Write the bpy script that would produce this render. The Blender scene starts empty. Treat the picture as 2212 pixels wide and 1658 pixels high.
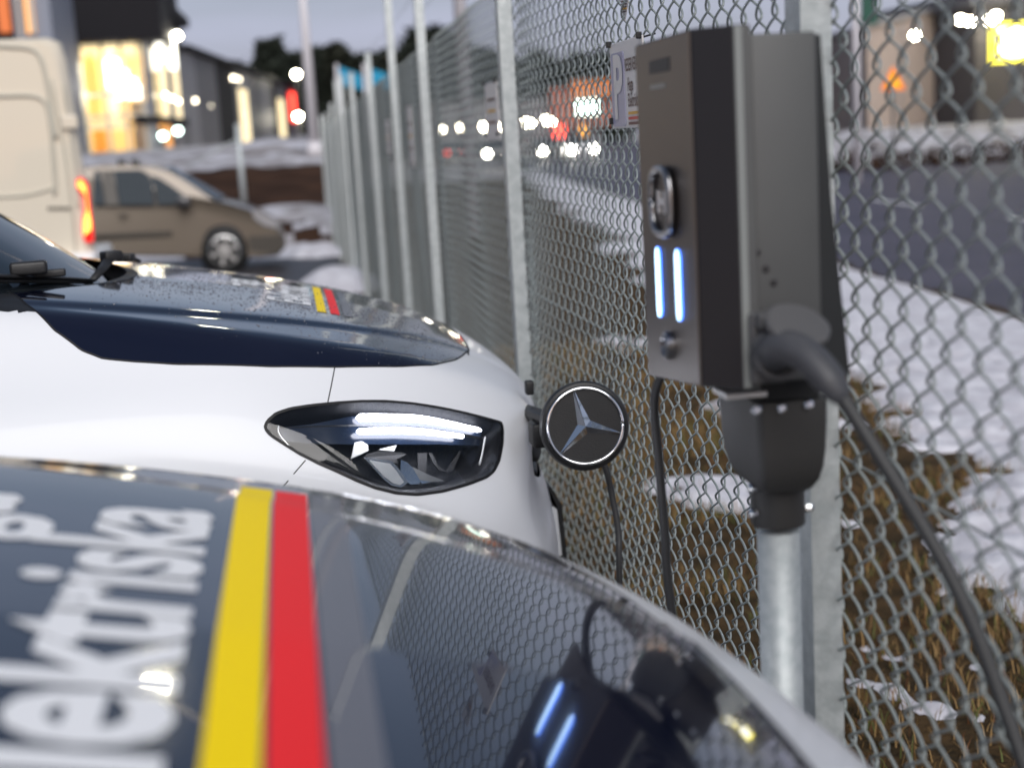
import bpy, bmesh, math, random
import numpy as np
from mathutils import Vector, Matrix
from mathutils.geometry import delaunay_2d_cdt, tessellate_polygon
random.seed(7); rng = np.random.default_rng(7)
S = bpy.context.scene
COL = S.collection
rad = math.radians

# ------------------------------------------------------------------ camera
F = 1422.0; PX, PY = 512.0, 383.5; CH = 1.56      # focal length in px of a 1024 px wide frame, eye height
RHO = .058; VP = (283., 149.)                      # camera roll, vanishing point of the fence line
yc = np.array([(VP[0]-PX)/F, (VP[1]-PY)/F, 1.]); yc /= np.linalg.norm(yc)
lo, hi = 0., .5
for _ in range(60):
    P = (lo+hi)/2
    uc = np.array([-math.cos(P)*math.sin(RHO), -math.cos(P)*math.cos(RHO), -math.sin(P)])
    if uc @ yc > 0: lo = P
    else: hi = P
xc = np.cross(yc, uc)
M = np.array([xc, yc, uc])
CAM = np.array([0., 0., CH])
K = 1024/2212.
def ray(ox, oy):
    d = M @ np.array([(ox*K-PX)/F, (oy*K-PY)/F, 1.]); return d
def aty(ox, oy, Y): d = ray(ox, oy); return CAM + d*(Y/d[1])
def atx(ox, oy, X): d = ray(ox, oy); return CAM + d*(X/d[0])
def atz(ox, oy, Z): d = ray(ox, oy); return CAM + d*((Z-CH)/d[2])
cd = bpy.data.cameras.new('camera'); cam = bpy.data.objects.new('camera', cd); COL.objects.link(cam)
R = np.array([M[:, 0], -M[:, 1], -M[:, 2]]).T
mw = Matrix([list(R[i])+[CAM[i]] for i in range(3)]+[[0, 0, 0, 1]])
cam.matrix_world = mw
cd.sensor_width = 36; cd.lens = 36*F/1024; cd.clip_start = .02; cd.clip_end = 3000
cd.dof.use_dof = True; cd.dof.focus_distance = 2.85; cd.dof.aperture_fstop = 2.35
cd.dof.aperture_blades = 9
S.camera = cam

# ------------------------------------------------------------------ world, sun, exposure
W = bpy.data.worlds.new('World'); S.world = W; W.use_nodes = True
nt = W.node_tree; nt.nodes.clear()
wo = nt.nodes.new('ShaderNodeOutputWorld'); bg = nt.nodes.new('ShaderNodeBackground')
sky = nt.nodes.new('ShaderNodeTexSky'); sky.sky_type = 'NISHITA'; sky.sun_disc = False
sky.sun_elevation = rad(3.0); sky.sun_rotation = rad(186); sky.air_density = 1.0; sky.dust_density = 2.0; sky.ozone_density = 2.5
# high thin cloud veil over the whole sky: stretched noise, pale lavender grey
tc = nt.nodes.new('ShaderNodeTexCoord'); mp = nt.nodes.new('ShaderNodeMapping'); mp.inputs['Scale'].default_value = (1.6, 1.6, 13)
nz = nt.nodes.new('ShaderNodeTexNoise'); nz.inputs['Scale'].default_value = 1.6; nz.inputs['Detail'].default_value = 6
rp = nt.nodes.new('ShaderNodeValToRGB'); rp.color_ramp.elements[0].position = .36; rp.color_ramp.elements[1].position = .68
rp.color_ramp.elements[0].color = (.60, .60, .60, 1); rp.color_ramp.elements[1].color = (.85, .85, .85, 1)
mx = nt.nodes.new('ShaderNodeMix'); mx.data_type = 'RGBA'
nt.links.new(tc.outputs['Generated'], mp.inputs['Vector']); nt.links.new(mp.outputs[0], nz.inputs['Vector'])
nt.links.new(nz.outputs['Fac'], rp.inputs[0]); sx_ = nt.nodes.new('ShaderNodeSeparateXYZ'); nt.links.new(tc.outputs['Generated'], sx_.inputs[0])
mr = nt.nodes.new('ShaderNodeMapRange'); mr.inputs['From Min'].default_value = .05; mr.inputs['From Max'].default_value = .5; mr.inputs['To Min'].default_value = 1; mr.inputs['To Max'].default_value = .18
nt.links.new(sx_.outputs['Z'], mr.inputs['Value'])          # the veil thins out towards the zenith
mu = nt.nodes.new('ShaderNodeMath'); mu.operation = 'MULTIPLY'; nt.links.new(rp.outputs[0], mu.inputs[0]); nt.links.new(mr.outputs[0], mu.inputs[1])
nt.links.new(mu.outputs[0], mx.inputs['Factor'])
nt.links.new(sky.outputs[0], mx.inputs['A']); mx.inputs['B'].default_value = (3.6, 3.75, 4.9, 1)
nt.links.new(mx.outputs['Result'], bg.inputs['Color']); bg.inputs['Strength'].default_value = .12
nt.links.new(bg.outputs[0], wo.inputs['Surface'])
sd = bpy.data.lights.new('sun', 'SUN'); sun = bpy.data.objects.new('sun', sd); COL.objects.link(sun)
sd.energy = 2.55; sd.angle = rad(50); sd.color = (1, .97, .95)
sun.rotation_euler = Vector((-.10, 1, -.78)).to_track_quat('-Z', 'Y').to_euler()
S.view_settings.view_transform = 'Standard'; S.view_settings.look = 'None'; S.view_settings.gamma = 1
S.view_settings.exposure = .42
S.cycles.use_denoising = True
S.cycles.max_bounces = 8; S.cycles.transparent_max_bounces = 12
S.cycles.sample_clamp_indirect = 6; S.cycles.caustics_reflective = False; S.cycles.caustics_refractive = False

# ------------------------------------------------------------------ materials
MATS = {}
def mat(name, col, rough=.5, metal=0., coat=0., emit=None, es=0., spec=.5, noise=None, bump=None, coatr=.03, trans=0., alpha=1.):
    """noise=(scale, amount, second colour) mixes wear into the base colour; bump=(scale, strength)"""
    m = bpy.data.materials.new(name); m.use_nodes = True; MATS[name] = m
    t = m.node_tree; b = t.nodes['Principled BSDF']
    b.inputs['Base Color'].default_value = (*col, 1); b.inputs['Roughness'].default_value = rough
    b.inputs['Metallic'].default_value = metal; b.inputs['Coat Weight'].default_value = coat
    b.inputs['Coat Roughness'].default_value = coatr; b.inputs['Specular IOR Level'].default_value = spec
    b.inputs['Transmission Weight'].default_value = trans
    if emit: b.inputs['Emission Color'].default_value = (*emit, 1); b.inputs['Emission Strength'].default_value = es
    if noise or bump:
        co = t.nodes.new('ShaderNodeTexCoord')
    if noise:
        n = t.nodes.new('ShaderNodeTexNoise'); n.inputs['Scale'].default_value = noise[0]; n.inputs['Detail'].default_value = 8
        t.links.new(co.outputs['Object'], n.inputs['Vector'])
        r = t.nodes.new('ShaderNodeValToRGB'); r.color_ramp.elements[0].position = .38; r.color_ramp.elements[1].position = .62
        r.color_ramp.elements[0].color = (0, 0, 0, 1); r.color_ramp.elements[1].color = (noise[1],)*3+(1,)
        x = t.nodes.new('ShaderNodeMix'); x.data_type = 'RGBA'
        x.inputs['A'].default_value = (*col, 1); x.inputs['B'].default_value = (*noise[2], 1)
        t.links.new(n.outputs['Fac'], r.inputs[0]); t.links.new(r.outputs[0], x.inputs['Factor'])
        t.links.new(x.outputs['Result'], b.inputs['Base Color'])
    if bump:
        n2 = t.nodes.new('ShaderNodeTexNoise'); n2.inputs['Scale'].default_value = bump[0]; n2.inputs['Detail'].default_value = 6
        t.links.new(co.outputs['Object'], n2.inputs['Vector'])
        bu = t.nodes.new('ShaderNodeBump'); bu.inputs['Strength'].default_value = bump[1]; bu.inputs['Distance'].default_value = .02
        t.links.new(n2.outputs['Fac'], bu.inputs['Height']); t.links.new(bu.outputs[0], b.inputs['Normal'])
    return m
def glassmat(name, tint=(1, 1, 1), refl=1.0):
    m = bpy.data.materials.new(name); m.use_nodes = True; MATS[name] = m
    t = m.node_tree; t.nodes.clear()
    o = t.nodes.new('ShaderNodeOutputMaterial'); tr = t.nodes.new('ShaderNodeBsdfTransparent'); gl = t.nodes.new('ShaderNodeBsdfGlossy')
    fr = t.nodes.new('ShaderNodeFresnel'); fr.inputs[0].default_value = 1.5; x = t.nodes.new('ShaderNodeMixShader')
    tr.inputs[0].default_value = (*tint, 1); gl.inputs['Roughness'].default_value = .01; gl.inputs[0].default_value = (refl,)*3+(1,)
    t.links.new(fr.outputs[0], x.inputs[0]); t.links.new(tr.outputs[0], x.inputs[1]); t.links.new(gl.outputs[0], x.inputs[2])
    t.links.new(x.outputs[0], o.inputs[0]); return m

mat('white_paint', (.70, .715, .745), .42, coat=.3, coatr=.10, spec=.3)
mat('film', (.004, .006, .018), .10, coat=1.0, spec=.25, coatr=.02)
mat('film_near', (.006, .008, .02), .14, coat=1.0, spec=.6, coatr=.03)
mat('black_plastic', (.012, .012, .013), .45, bump=(300, .1))
mat('gap', (.004, .004, .005), .6)
mat('black_rubber', (.012, .012, .013), .55)
mat('chrome', (.93, .94, .96), .10, metal=1)
mat('silver', (.55, .55, .55), .22, metal=1)
mat('satin', (.62, .62, .61), .32, metal=.7)
mat('windscreen', (.012, .016, .02), .03, spec=.7)
mat('lamp_dark', (.010, .011, .014), .5, spec=.2)
mat('lamp_grey', (.16, .165, .17), .4, bump=(800, .1))
mat('lamp_navy', (.012, .02, .04), .15)
glassmat('lens_glass', (.93, .95, .97))
mat('led_white', (.9, .9, 1), .4, emit=(.92, .92, 1), es=14)
mat('decal_white', (.84, .85, .87), .5, spec=.2)
mat('decal_yellow', (1.0, .72, .0), .5, spec=.12)
mat('decal_red', (.90, .025, .03), .5, spec=.15)
mat('decal_grey', (.13, .13, .15), .35, coat=.3)
mat('water', (.10, .105, .13), .02, spec=1.0)
mat('tyre', (.015, .015, .015), .8)
mat('alloy', (.5, .5, .5), .3, metal=1)
mat('plate_white', (.75, .75, .74), .4)
mat('galv', (.50, .535, .54), .5, metal=.4, noise=(60, .6, (.36, .40, .41)), bump=(150, .05))
mat('galv_post', (.55, .585, .585), .5, metal=.4, noise=(45, .8, (.42, .46, .46)), bump=(120, .08))
mat('wire', (.36, .40, .39), .5, metal=.25)
mat('dark_steel', (.30, .30, .31), .28, metal=1)
mat('wire_far', (.20, .225, .235), .5, metal=.4)
mat('charger_front', (.10, .083, .074), .42, metal=.75)
mat('charger_dark', (.018, .016, .018), .55)
mat('charger_side', (.085, .088, .088), .5, noise=(5, .5, (.065, .066, .068)), bump=(900, .06))
mat('charger_lip', (.22, .235, .23), .45)
mat('charger_back', (.008, .01, .012), .6)
mat('charger_cup', (.036, .035, .034), .55, bump=(900, .12))
mat('socket_grey', (.10, .10, .103), .5)
mat('plug_grey', (.055, .057, .065), .5, noise=(25, .5, (.09, .093, .102)))
mat('cable', (.03, .03, .031), .5)
mat('cable_grey', (.035, .036, .037), .5)
mat('led_blue', (.2, .4, 1), .4, emit=(.06, .20, 1.0), es=2.2)
mat('led_core', (.8, .9, 1), .4, emit=(.50, .76, 1.0), es=2.6)
mat('asphalt', (.028, .026, .032), .45, noise=(3, .6, (.016, .016, .02)), bump=(90, .25))
mat('road_asphalt', (.065, .058, .085), .6, noise=(.6, .7, (.036, .034, .052)), bump=(40, .1))
mat('far_ground', (.11, .085, .065), .9, noise=(.12, .9, (.5, .5, .54)), bump=(3, .3))
mat('soil', (.052, .028, .018), .95, spec=.1, noise=(1.2, .8, (.025, .014, .010)), bump=(8, .6))
mat('snow', (.68, .68, .73), .7, noise=(6, .8, (.50, .485, .53)), bump=(30, .35))
mat('dirty_snow', (.52, .52, .57), .7, noise=(1.6, .9, (.16, .14, .13)), bump=(6, .6))
mat('blade_brown', (.23, .14, .05), .8)
mat('blade_green', (.085, .10, .022), .8)
mat('blade_rust', (.13, .055, .02), .85)

# ------------------------------------------------------------------ mesh helpers
def wloc(p):
    v = Vector((0, 0, 0))
    while p is not None: v = v + p.location; p = p.parent
    return v
def mesh_obj(name, V, Fc, m, parent=None, smooth=True, normals=None, mats=None, fm=None):
    off = wloc(parent) if parent else Vector((0, 0, 0))
    V = np.asarray(V, float).reshape(-1, 3)
    me = bpy.data.meshes.new(name); me.from_pydata((V-np.array(off)).tolist(), [], [tuple(int(i) for i in f) for f in Fc])
    if m: me.materials.append(MATS[m])
    if smooth: me.polygons.foreach_set('use_smooth', [True]*len(me.polygons))
    me.update()
    if normals is not None: me.normals_split_custom_set_from_vertices([tuple(n) for n in normals])
    o = bpy.data.objects.new(name, me); COL.objects.link(o)
    if parent: o.parent = parent
    return o
def tag(o, label=None, cat=None, group=None, kind=None):
    if label: o['label'] = label
    if cat: o['category'] = cat
    if group: o['group'] = group
    if kind: o['kind'] = kind
    return o
def thing(name, loc, label, cat, group=None):
    o = bpy.data.objects.new(name, None); o.empty_display_size = .1; o.location = loc; COL.objects.link(o)
    return tag(o, label, cat, group)
def copy_tree(o, parent=None, skip=()):
    c = o.copy(); COL.objects.link(c); c.parent = parent
    for ch in list(o.children):
        if ch.name.split('.')[0] not in skip: copy_tree(ch, c, skip)
    return c
def cspline(xs, ys):
    xs = np.array(xs, float); ys = np.array(ys, float); n = len(xs); h = np.diff(xs)
    A = np.eye(n); b = np.zeros(n)
    for i in range(1, n-1):
        A[i, i-1:i+2] = h[i-1], 2*(h[i-1]+h[i]), h[i]
        b[i] = 6*((ys[i+1]-ys[i])/h[i]-(ys[i]-ys[i-1])/h[i-1])
    m2 = np.linalg.solve(A, b)
    def f(x):
        x = np.asarray(x, float); xcl = np.clip(x, xs[0], xs[-1]); i = np.clip(np.searchsorted(xs, xcl)-1, 0, n-2)
        a = (xs[i+1]-xcl)/h[i]; c = 1-a
        v = a*ys[i]+c*ys[i+1]+((a**3-a)*m2[i]+(c**3-c)*m2[i+1])*h[i]**2/6
        s0 = (ys[1]-ys[0])/h[0]-h[0]*(2*m2[0]+m2[1])/6; s1 = (ys[-1]-ys[-2])/h[-1]+h[-1]*(2*m2[-1]+m2[-2])/6
        return v+np.where(x < xs[0], (x-xs[0])*s0, 0)+np.where(x > xs[-1], (x-xs[-1])*s1, 0)
    return f
def smoothpath(pts, n=8, closed=False):
    """Catmull-Rom through points"""
    P_ = [np.array(p, float) for p in pts]; out = []
    N = len(P_); rngN = N if closed else N-1
    for i in range(rngN):
        p1, p2 = P_[i], P_[(i+1) % N]
        p0 = P_[i-1] if (closed or i > 0) else 2*p1-p2
        p3 = P_[(i+2) % N] if (closed or i+2 < N) else 2*p2-p1
        for k in range(n):
            t = k/n
            out.append(.5*((2*p1)+(-p0+p2)*t+(2*p0-5*p1+4*p2-p3)*t*t+(-p0+3*p1-3*p2+p3)*t**3))
    if not closed: out.append(P_[-1])
    return np.array(out)
class MB:
    def __init__(s): s.V = []; s.F = []
    def add(s, V, Fc):
        k = len(s.V); s.V += [tuple(map(float, v)) for v in V]; s.F += [tuple(i+k for i in f) for f in Fc]; return s
    def box(s, c, d, rz=0, bev=0., M3=None):
        x, y, z = d[0]/2, d[1]/2, d[2]/2
        if bev <= 0:
            V = [(a*x, b*y, e*z) for e in (-1, 1) for b in (-1, 1) for a in (-1, 1)]
            Fc = [(0, 2, 3, 1), (4, 5, 7, 6), (0, 1, 5, 4), (2, 6, 7, 3), (0, 4, 6, 2), (1, 3, 7, 5)]
        else:
            bm = bmesh.new(); bmesh.ops.create_cube(bm, size=1, matrix=Matrix.Diagonal((2*x, 2*y, 2*z, 1)))
            bmesh.ops.bevel(bm, geom=bm.edges[:], offset=bev, segments=3, profile=.5, affect='EDGES')
            V = [tuple(v.co) for v in bm.verts]; bm.verts.index_update(); Fc = [tuple(v.index for v in f.verts) for f in bm.faces]; bm.free()
        A = np.array(V)
        if M3 is not None: A = A @ np.array(M3).T
        elif rz: cc, ss_ = math.cos(rz), math.sin(rz); A = A @ np.array([[cc, ss_, 0], [-ss_, cc, 0], [0, 0, 1]])
        return s.add(A+np.array(c), Fc)
    def tube(s, pts, r, n=8, cap=True, flat=1.):
        pts = np.array(pts, float); N = len(pts); rr = np.broadcast_to(r, (N,))
        T = np.gradient(pts, axis=0); T /= np.linalg.norm(T, axis=1)[:, None]+1e-12
        u = np.cross(T[0], (0, 0, 1)); u = np.cross(T[0], (1, 0, 0)) if np.linalg.norm(u) < .1 else u; u /= np.linalg.norm(u)
        V = []; a = np.arange(n)*2*math.pi/n
        for i in range(N):
            u = u-T[i]*(u@T[i]); u /= np.linalg.norm(u); w = np.cross(T[i], u)
            V += list(pts[i]+rr[i]*(np.cos(a)[:, None]*u+flat*np.sin(a)[:, None]*w))
        Fc = [(i*n+j, i*n+(j+1) % n, (i+1)*n+(j+1) % n, (i+1)*n+j) for i in range(N-1) for j in range(n)]
        if cap: Fc += [tuple(range(n))[::-1], tuple((N-1)*n+j for j in range(n))]
        return s.add(V, Fc)
    def lathe(s, prof, c, axis, n=32, cap=True):
        """prof = [(radius, height along axis)]"""
        ax = Vector(axis).normalized(); q = Vector((0, 0, 1)).rotation_difference(ax).to_matrix(); A = np.array(q)
        a = np.arange(n)*2*math.pi/n; V = []
        for r, h in prof: V += [(r*math.cos(t), r*math.sin(t), h) for t in a]
        Fc = [(i*n+j, i*n+(j+1) % n, (i+1)*n+(j+1) % n, (i+1)*n+j) for i in range(len(prof)-1) for j in range(n)]
        if cap: Fc += [tuple(range(n))[::-1], tuple((len(prof)-1)*n+j for j in range(n))]
        return s.add(np.array(V) @ A.T+np.array(c), Fc)
    def prism(s, poly, d):
        """closed 3D polygon extruded by vector d"""
        n = len(poly); A = np.array(poly, float); B = A+np.array(d)
        Fc = [(i, (i+1) % n, n+(i+1) % n, n+i) for i in range(n)]
        tri = tessellate_polygon([[Vector(p) for p in A]])
        Fc += [tuple(t) for t in tri]+[tuple(n+i for i in t[::-1]) for t in tri]
        return s.add(np.vstack([A, B]), Fc)
    def grid(s, G):
        """G[i][j] -> 3D points"""
        G = np.array(G, float); a, b = G.shape[:2]
        return s.add(G.reshape(-1, 3), [(i*b+j, i*b+j+1, (i+1)*b+j+1, (i+1)*b+j) for i in range(a-1) for j in range(b-1)])
    def build(s, name, m, parent=None, smooth=False, fix=True):
        o = mesh_obj(name, s.V, s.F, m, parent, smooth)
        if fix:
            bm = bmesh.new(); bm.from_mesh(o.data); bmesh.ops.recalc_face_normals(bm, faces=bm.faces); bm.to_mesh(o.data); bm.free()
        if smooth == 'auto': pass
        return o
def autosmooth(o, ang=35):
    bm = bmesh.new(); bm.from_mesh(o.data)
    for f in bm.faces: f.smooth = True
    for e in bm.edges:
        if len(e.link_faces) == 2 and e.calc_face_angle(0) > rad(ang): e.smooth = False
    bm.to_mesh(o.data); bm.free(); return o
class VN:
    """lattice value noise"""
    def __init__(s, seed): s.L = np.random.default_rng(seed).random((256, 256))
    def __call__(s, x, y):
        x = np.asarray(x, float); y = np.asarray(y, float); i = np.floor(x).astype(int); j = np.floor(y).astype(int); u = x-i; v = y-j
        u = u*u*(3-2*u); v = v*v*(3-2*v); L = s.L; i &= 255; j &= 255; i1 = (i+1) & 255; j1 = (j+1) & 255
        return (L[i, j]*(1-u)+L[i1, j]*u)*(1-v)+(L[i, j1]*(1-u)+L[i1, j1]*u)*v
    def fbm(s, x, y, o=4): return sum(s(x*2**k+17*k, y*2**k+31*k)*.5**k for k in range(o))/sum(.5**k for k in range(o))
# ================================================================== the two electric vans
# local frame of a van: nose tip centre on the ground at the origin, +x forward, s = |y| half width
VN0 = np.array([.68, 3.95, 0.])           # focused van: world place of its origin
zc = cspline([-1.5, -1.1, -.85, -.62, -.4, -.27, -.185, -.10, 0, .12], [1.30, 1.243, 1.198, 1.148, 1.085, 1.035, .99, .925, .825, .68])
cross = cspline([0, .3, .55, .66, .725, .77, .80, .86, .95, 1.1], [0, .004, .011, .018, .030, .060, .088, .15, .26, .45])
kx = cspline([-1.6, -1.0, -.7, -.5, -.35, -.2, 0], [1.0, 1.0, .99, .95, .88, .78, .66])
sside = cspline([.1, .3, .6, .8, .92, 1.0, 1.05, 1.09, 1.16, 1.3], [.85, .90, .93, .938, .932, .905, .868, .825, .76, .66])
taper = cspline([-1.5, -.85, -.65, -.5, -.38, -.28, -.18, -.08, .05], [0, 0, .006, .025, .058, .105, .17, .26, .42])
xprof = cspline([.1, .25, .4, .5, .58, .66, .72, .80, .86, .90, .96, 1.05, 1.2], [-.10, -.05, -.022, -.02, -.03, -.045, -.052, -.055, -.056, -.064, -.115, -.24, -.5])
dip = cspline([.5, .6, .67, .72, .80, .86, .92, 1.0], [0, 0, -.006, -.030, -.032, 0, 0, 0])
s1 = cspline([-1.4, -1.0, -.6, -.3, -.15], [.64, .60, .50, .34, .22])
def smax(a, b, r): h = np.maximum(r-np.abs(a-b), 0)/r; return np.maximum(a, b)+h*h*r*.25
def Fv(x, y, z):
    s = np.abs(y)
    dome = .011*.5*(1+np.tanh((s1(x)-s)/.02))
    top = z-(zc(x)-cross(s/kx(x))+dome-.006)
    side = s-(sside(z)-taper(x))
    # bumper corner bulge and recess under the lamps
    nose = x-(xprof(z)+np.where((z > .6) & (z < .92), dip(z), 0)*.5*(1-np.tanh((s-.50)/.06))-.135*(s/.72)**2.3)
    return smax(smax(top, side, .05), nose, .075)
C0 = np.array([-.95, 0, .72])
def ab_to_dir(a, b):
    al = np.hypot(a, b); k = np.where(al > 1e-9, np.sin(al)/np.maximum(al, 1e-9), 1.)
    return np.stack([np.cos(al), a*k, b*k], -1)
def pt_to_ab(p):
    d = np.asarray(p, float)-C0; d = d/np.linalg.norm(d, axis=-1, keepdims=True)
    al = np.arccos(np.clip(d[..., 0], -1, 1)); q = np.hypot(d[..., 1], d[..., 2]); k = np.where(q > 1e-9, al/np.maximum(q, 1e-9), 1)
    return np.stack([d[..., 1]*k, d[..., 2]*k], -1)
def surf(ab):
    d = ab_to_dir(ab[:, 0], ab[:, 1]); lo_ = np.full(len(d), .05); hi_ = np.full(len(d), 2.6)
    for _ in range(40):
        m = (lo_+hi_)/2; p = C0+d*m[:, None]; f = Fv(p[:, 0], p[:, 1], p[:, 2])
        hi_ = np.where(f > 0, m, hi_); lo_ = np.where(f > 0, lo_, m)
    return C0+d*((lo_+hi_)/2)[:, None]
def grad(p, e=.0008):
    g = np.stack([Fv(*(p+np.eye(3)[i]*e).T)-Fv(*(p-np.eye(3)[i]*e).T) for i in range(3)], -1)
    return g/np.linalg.norm(g, axis=1)[:, None]
def onbody(pts, t1=6.):
    """pixels of the photograph -> points on the focused van's skin (van frame)"""
    out = []
    for ox, oy in pts:
        d = ray(ox, oy); o = CAM-VN0; ts = np.linspace(2.2, 5.4, 1600); q = o+d*ts[:, None]; f = Fv(q[:, 0], q[:, 1], q[:, 2])
        ok = np.where(f < 0)[0]
        i = ok[0] if len(ok) else int(np.argmin(f))
        a, b = (ts[max(i-1, 0)], ts[i])
        if len(ok):
            for _ in range(30):
                m = (a+b)/2; q1 = o+d*m
                if Fv(*q1) < 0: b = m
                else: a = m
        out.append(o+d*b)
    return np.array(out)
def pip(P_, poly):
    x, y = P_[:, 0], P_[:, 1]; ins = np.zeros(len(P_), bool); n = len(poly)
    for i in range(n):
        x1, y1 = poly[i]; x2, y2 = poly[(i+1) % n]
        c = ((y1 > y) != (y2 > y)) & (x < (x2-x1)*(y-y1)/((y2-y1) if y2 != y1 else 1e-12)+x1); ins ^= c
    return ins
def resample(P_, d, closed=False):
    P_ = np.array(P_, float)
    if closed: P_ = np.vstack([P_, P_[:1]])
    L = np.concatenate([[0], np.cumsum(np.linalg.norm(np.diff(P_, axis=0), axis=1))]); n = max(3, int(L[-1]/d))
    t = np.linspace(0, L[-1], n+1); out = np.stack([np.interp(t, L, P_[:, k]) for k in range(P_.shape[1])], -1)
    return out[:-1] if closed else out

# hood outline on the camera side, traced, then mirrored
hood_px = [(15, 629), (56, 656), (117, 712), (176, 756), (223, 774), (287, 780), (381, 786), (586, 791), (723, 792), (862, 791), (935, 788), (983, 777), (1010, 757)]
hs = onbody(hood_px)
def rear_edge(s): return -1.10-.17*(s/.76)**2
hs[:, 1] = -np.abs(hs[:, 1])
side_pts = [p for p in hs]
print('HS', np.round(hs[-5:], 3))
front = [(-.232-.07*(s/.62)**2.2-.0, -s) for s in (.36, .24, .12, 0)]
HP = [(p[0], p[1]) for p in side_pts]+front
HP += [(x, -y) for x, y in HP[-2::-1]]
sr = np.linspace(abs(HP[0][1]), -abs(HP[0][1]), 15)[1:-1]
dx0 = HP[0][0]-rear_edge(HP[0][1])
HP += [(rear_edge(s)+dx0*(s/HP[0][1])**2, s) for s in sr]
def top_z(x, y):
    x = np.atleast_1d(np.asarray(x, float)); y = np.atleast_1d(np.asarray(y, float)); lo_ = np.full(x.shape, .6); hi_ = np.full(x.shape, 1.6)
    for _ in range(36):
        m = (lo_+hi_)/2; f = Fv(x, y, m); hi_ = np.where(f > 0, m, hi_); lo_ = np.where(f > 0, lo_, m)
    return lo_
HPa = np.array(HP); hood3 = np.column_stack([HPa, top_z(HPa[:, 0], HPa[:, 1])])
ns_ = len(side_pts)
hood3[:ns_] = hs; hm = hs.copy(); hm[:, 1] *= -1
n_front = len(front)
hood3[ns_+n_front+(n_front-1):ns_+n_front+(n_front-1)+ns_] = hm[::-1]
def ll(zpts, sx=.2685, ox=540, oy=837): return [(ox+sx*a, oy+sx*b) for a, b in zpts]
lamp_px = ll([(122, 310), (140, 265), (210, 205), (330, 165), (500, 140), (700, 120), (900, 108), (1100, 108), (1300, 125), (1500, 155), (1700, 195), (1900, 245), (2024, 280), (2034, 330), (2030, 450), (2005, 580), (1960, 670), (1900, 718), (1750, 775), (1550, 830), (1350, 857), (1180, 845), (1000, 800), (850, 740), (700, 670), (550, 605), (400, 530), (280, 455), (180, 390), (135, 350)])
lamp3 = onbody(lamp_px)
mir = np.array([1, -1, 1.])
hood_ab = pt_to_ab(hood3); lamp_ab = pt_to_ab(lamp3); lampM_ab = pt_to_ab(lamp3*mir)
hood_ab = resample(hood_ab, .02, True); lamp_ab = resample(lamp_ab, .012, True); lampM_ab = lamp_ab*np.array([-1, 1])
# outer limit of the front body: cowl line on top, door line at the sides, sill below
cow = [(rear_edge(s)-.03+dx0*(s/.76)**2-.20*(s/.76)**6, s) for s in np.linspace(-.76, .76, 25)]
cow3 = np.column_stack([np.array(cow), top_z([c[0] for c in cow], [c[1] for c in cow])])
XD = -1.50
def side_pt(x, z):
    sgn = 1.; lo_, hi_ = .3, 1.1
    for _ in range(36):
        m = (lo_+hi_)/2
        if Fv(x, m, z) > 0: hi_ = m
        else: lo_ = m
    return np.array([x, lo_, z])
door = [side_pt(XD, z) for z in np.linspace(1.2, .24, 22)]
sill = [side_pt(x, .22) for x in np.linspace(XD+.05, -.35, 26)]
def front_pt(s, z):
    lo_, hi_ = -1., .3
    for _ in range(36):
        m = (lo_+hi_)/2
        if Fv(m, s, z) > 0: hi_ = m
        else: lo_ = m
    return np.array([lo_, s, z])
low = [front_pt(s, .22) for s in np.linspace(.66, -.66, 24)]
half = door+sill
outer3 = np.vstack([cow3, np.array(half), np.array(low), (np.array(half)*mir)[::-1]])
outer_ab = resample(pt_to_ab(outer3), .03, True)
# grille and number plate openings on the front
gr3 = [front_pt(s, z) for s, z in [(-.47, .845), (-.25, .872), (0, .878), (.25, .872), (.47, .845), (.50, .78), (.42, .69), (.2, .672), (0, .668), (-.2, .672), (-.42, .69), (-.50, .78)]]
grille_ab = resample(smoothpath(pt_to_ab(np.array(gr3)), 4, True), .02, True)
lowg3 = [front_pt(s, z) for s, z in [(-.62, .40), (-.3, .43), (0, .43), (.3, .43), (.62, .40), (.66, .33), (.55, .27), (.25, .25), (0, .25), (-.25, .25), (-.55, .27), (-.66, .33)]]
lowg_ab = resample(smoothpath(pt_to_ab(np.array(lowg3)), 4, True), .03, True)
archs = [np.array([side_pt(-.86+.375*math.cos(t), .34+.375*math.sin(t))*np.array([1, g_, 1]) for t in np.linspace(-.2, math.pi+.2, 60)]) for g_ in (1, -1)]
loops = [outer_ab, hood_ab, lamp_ab, lampM_ab, grille_ab, lowg_ab]
V2 = []; E2 = []
for L in loops:
    k = len(V2); V2 += [tuple(p) for p in L]; E2 += [(k+i, k+(i+1) % len(L)) for i in range(len(L))]
for A_ in archs:
    k = len(V2); V2 += [tuple(p) for p in pt_to_ab(A_)]; E2 += [(k+i, k+i+1) for i in range(len(A_)-1)]
con = np.array(V2)
mn, mxx = con.min(0), con.max(0); st = .0215
gx, gy = np.meshgrid(np.arange(mn[0], mxx[0], st), np.arange(mn[1], mxx[1], st)); gp = np.column_stack([gx.ravel(), gy.ravel()])
gp[:, 0] += np.where((np.round((gp[:, 1]-mn[1])/st).astype(int) % 2) == 1, st/2, 0)
gp = gp[pip(gp, outer_ab)]
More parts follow.
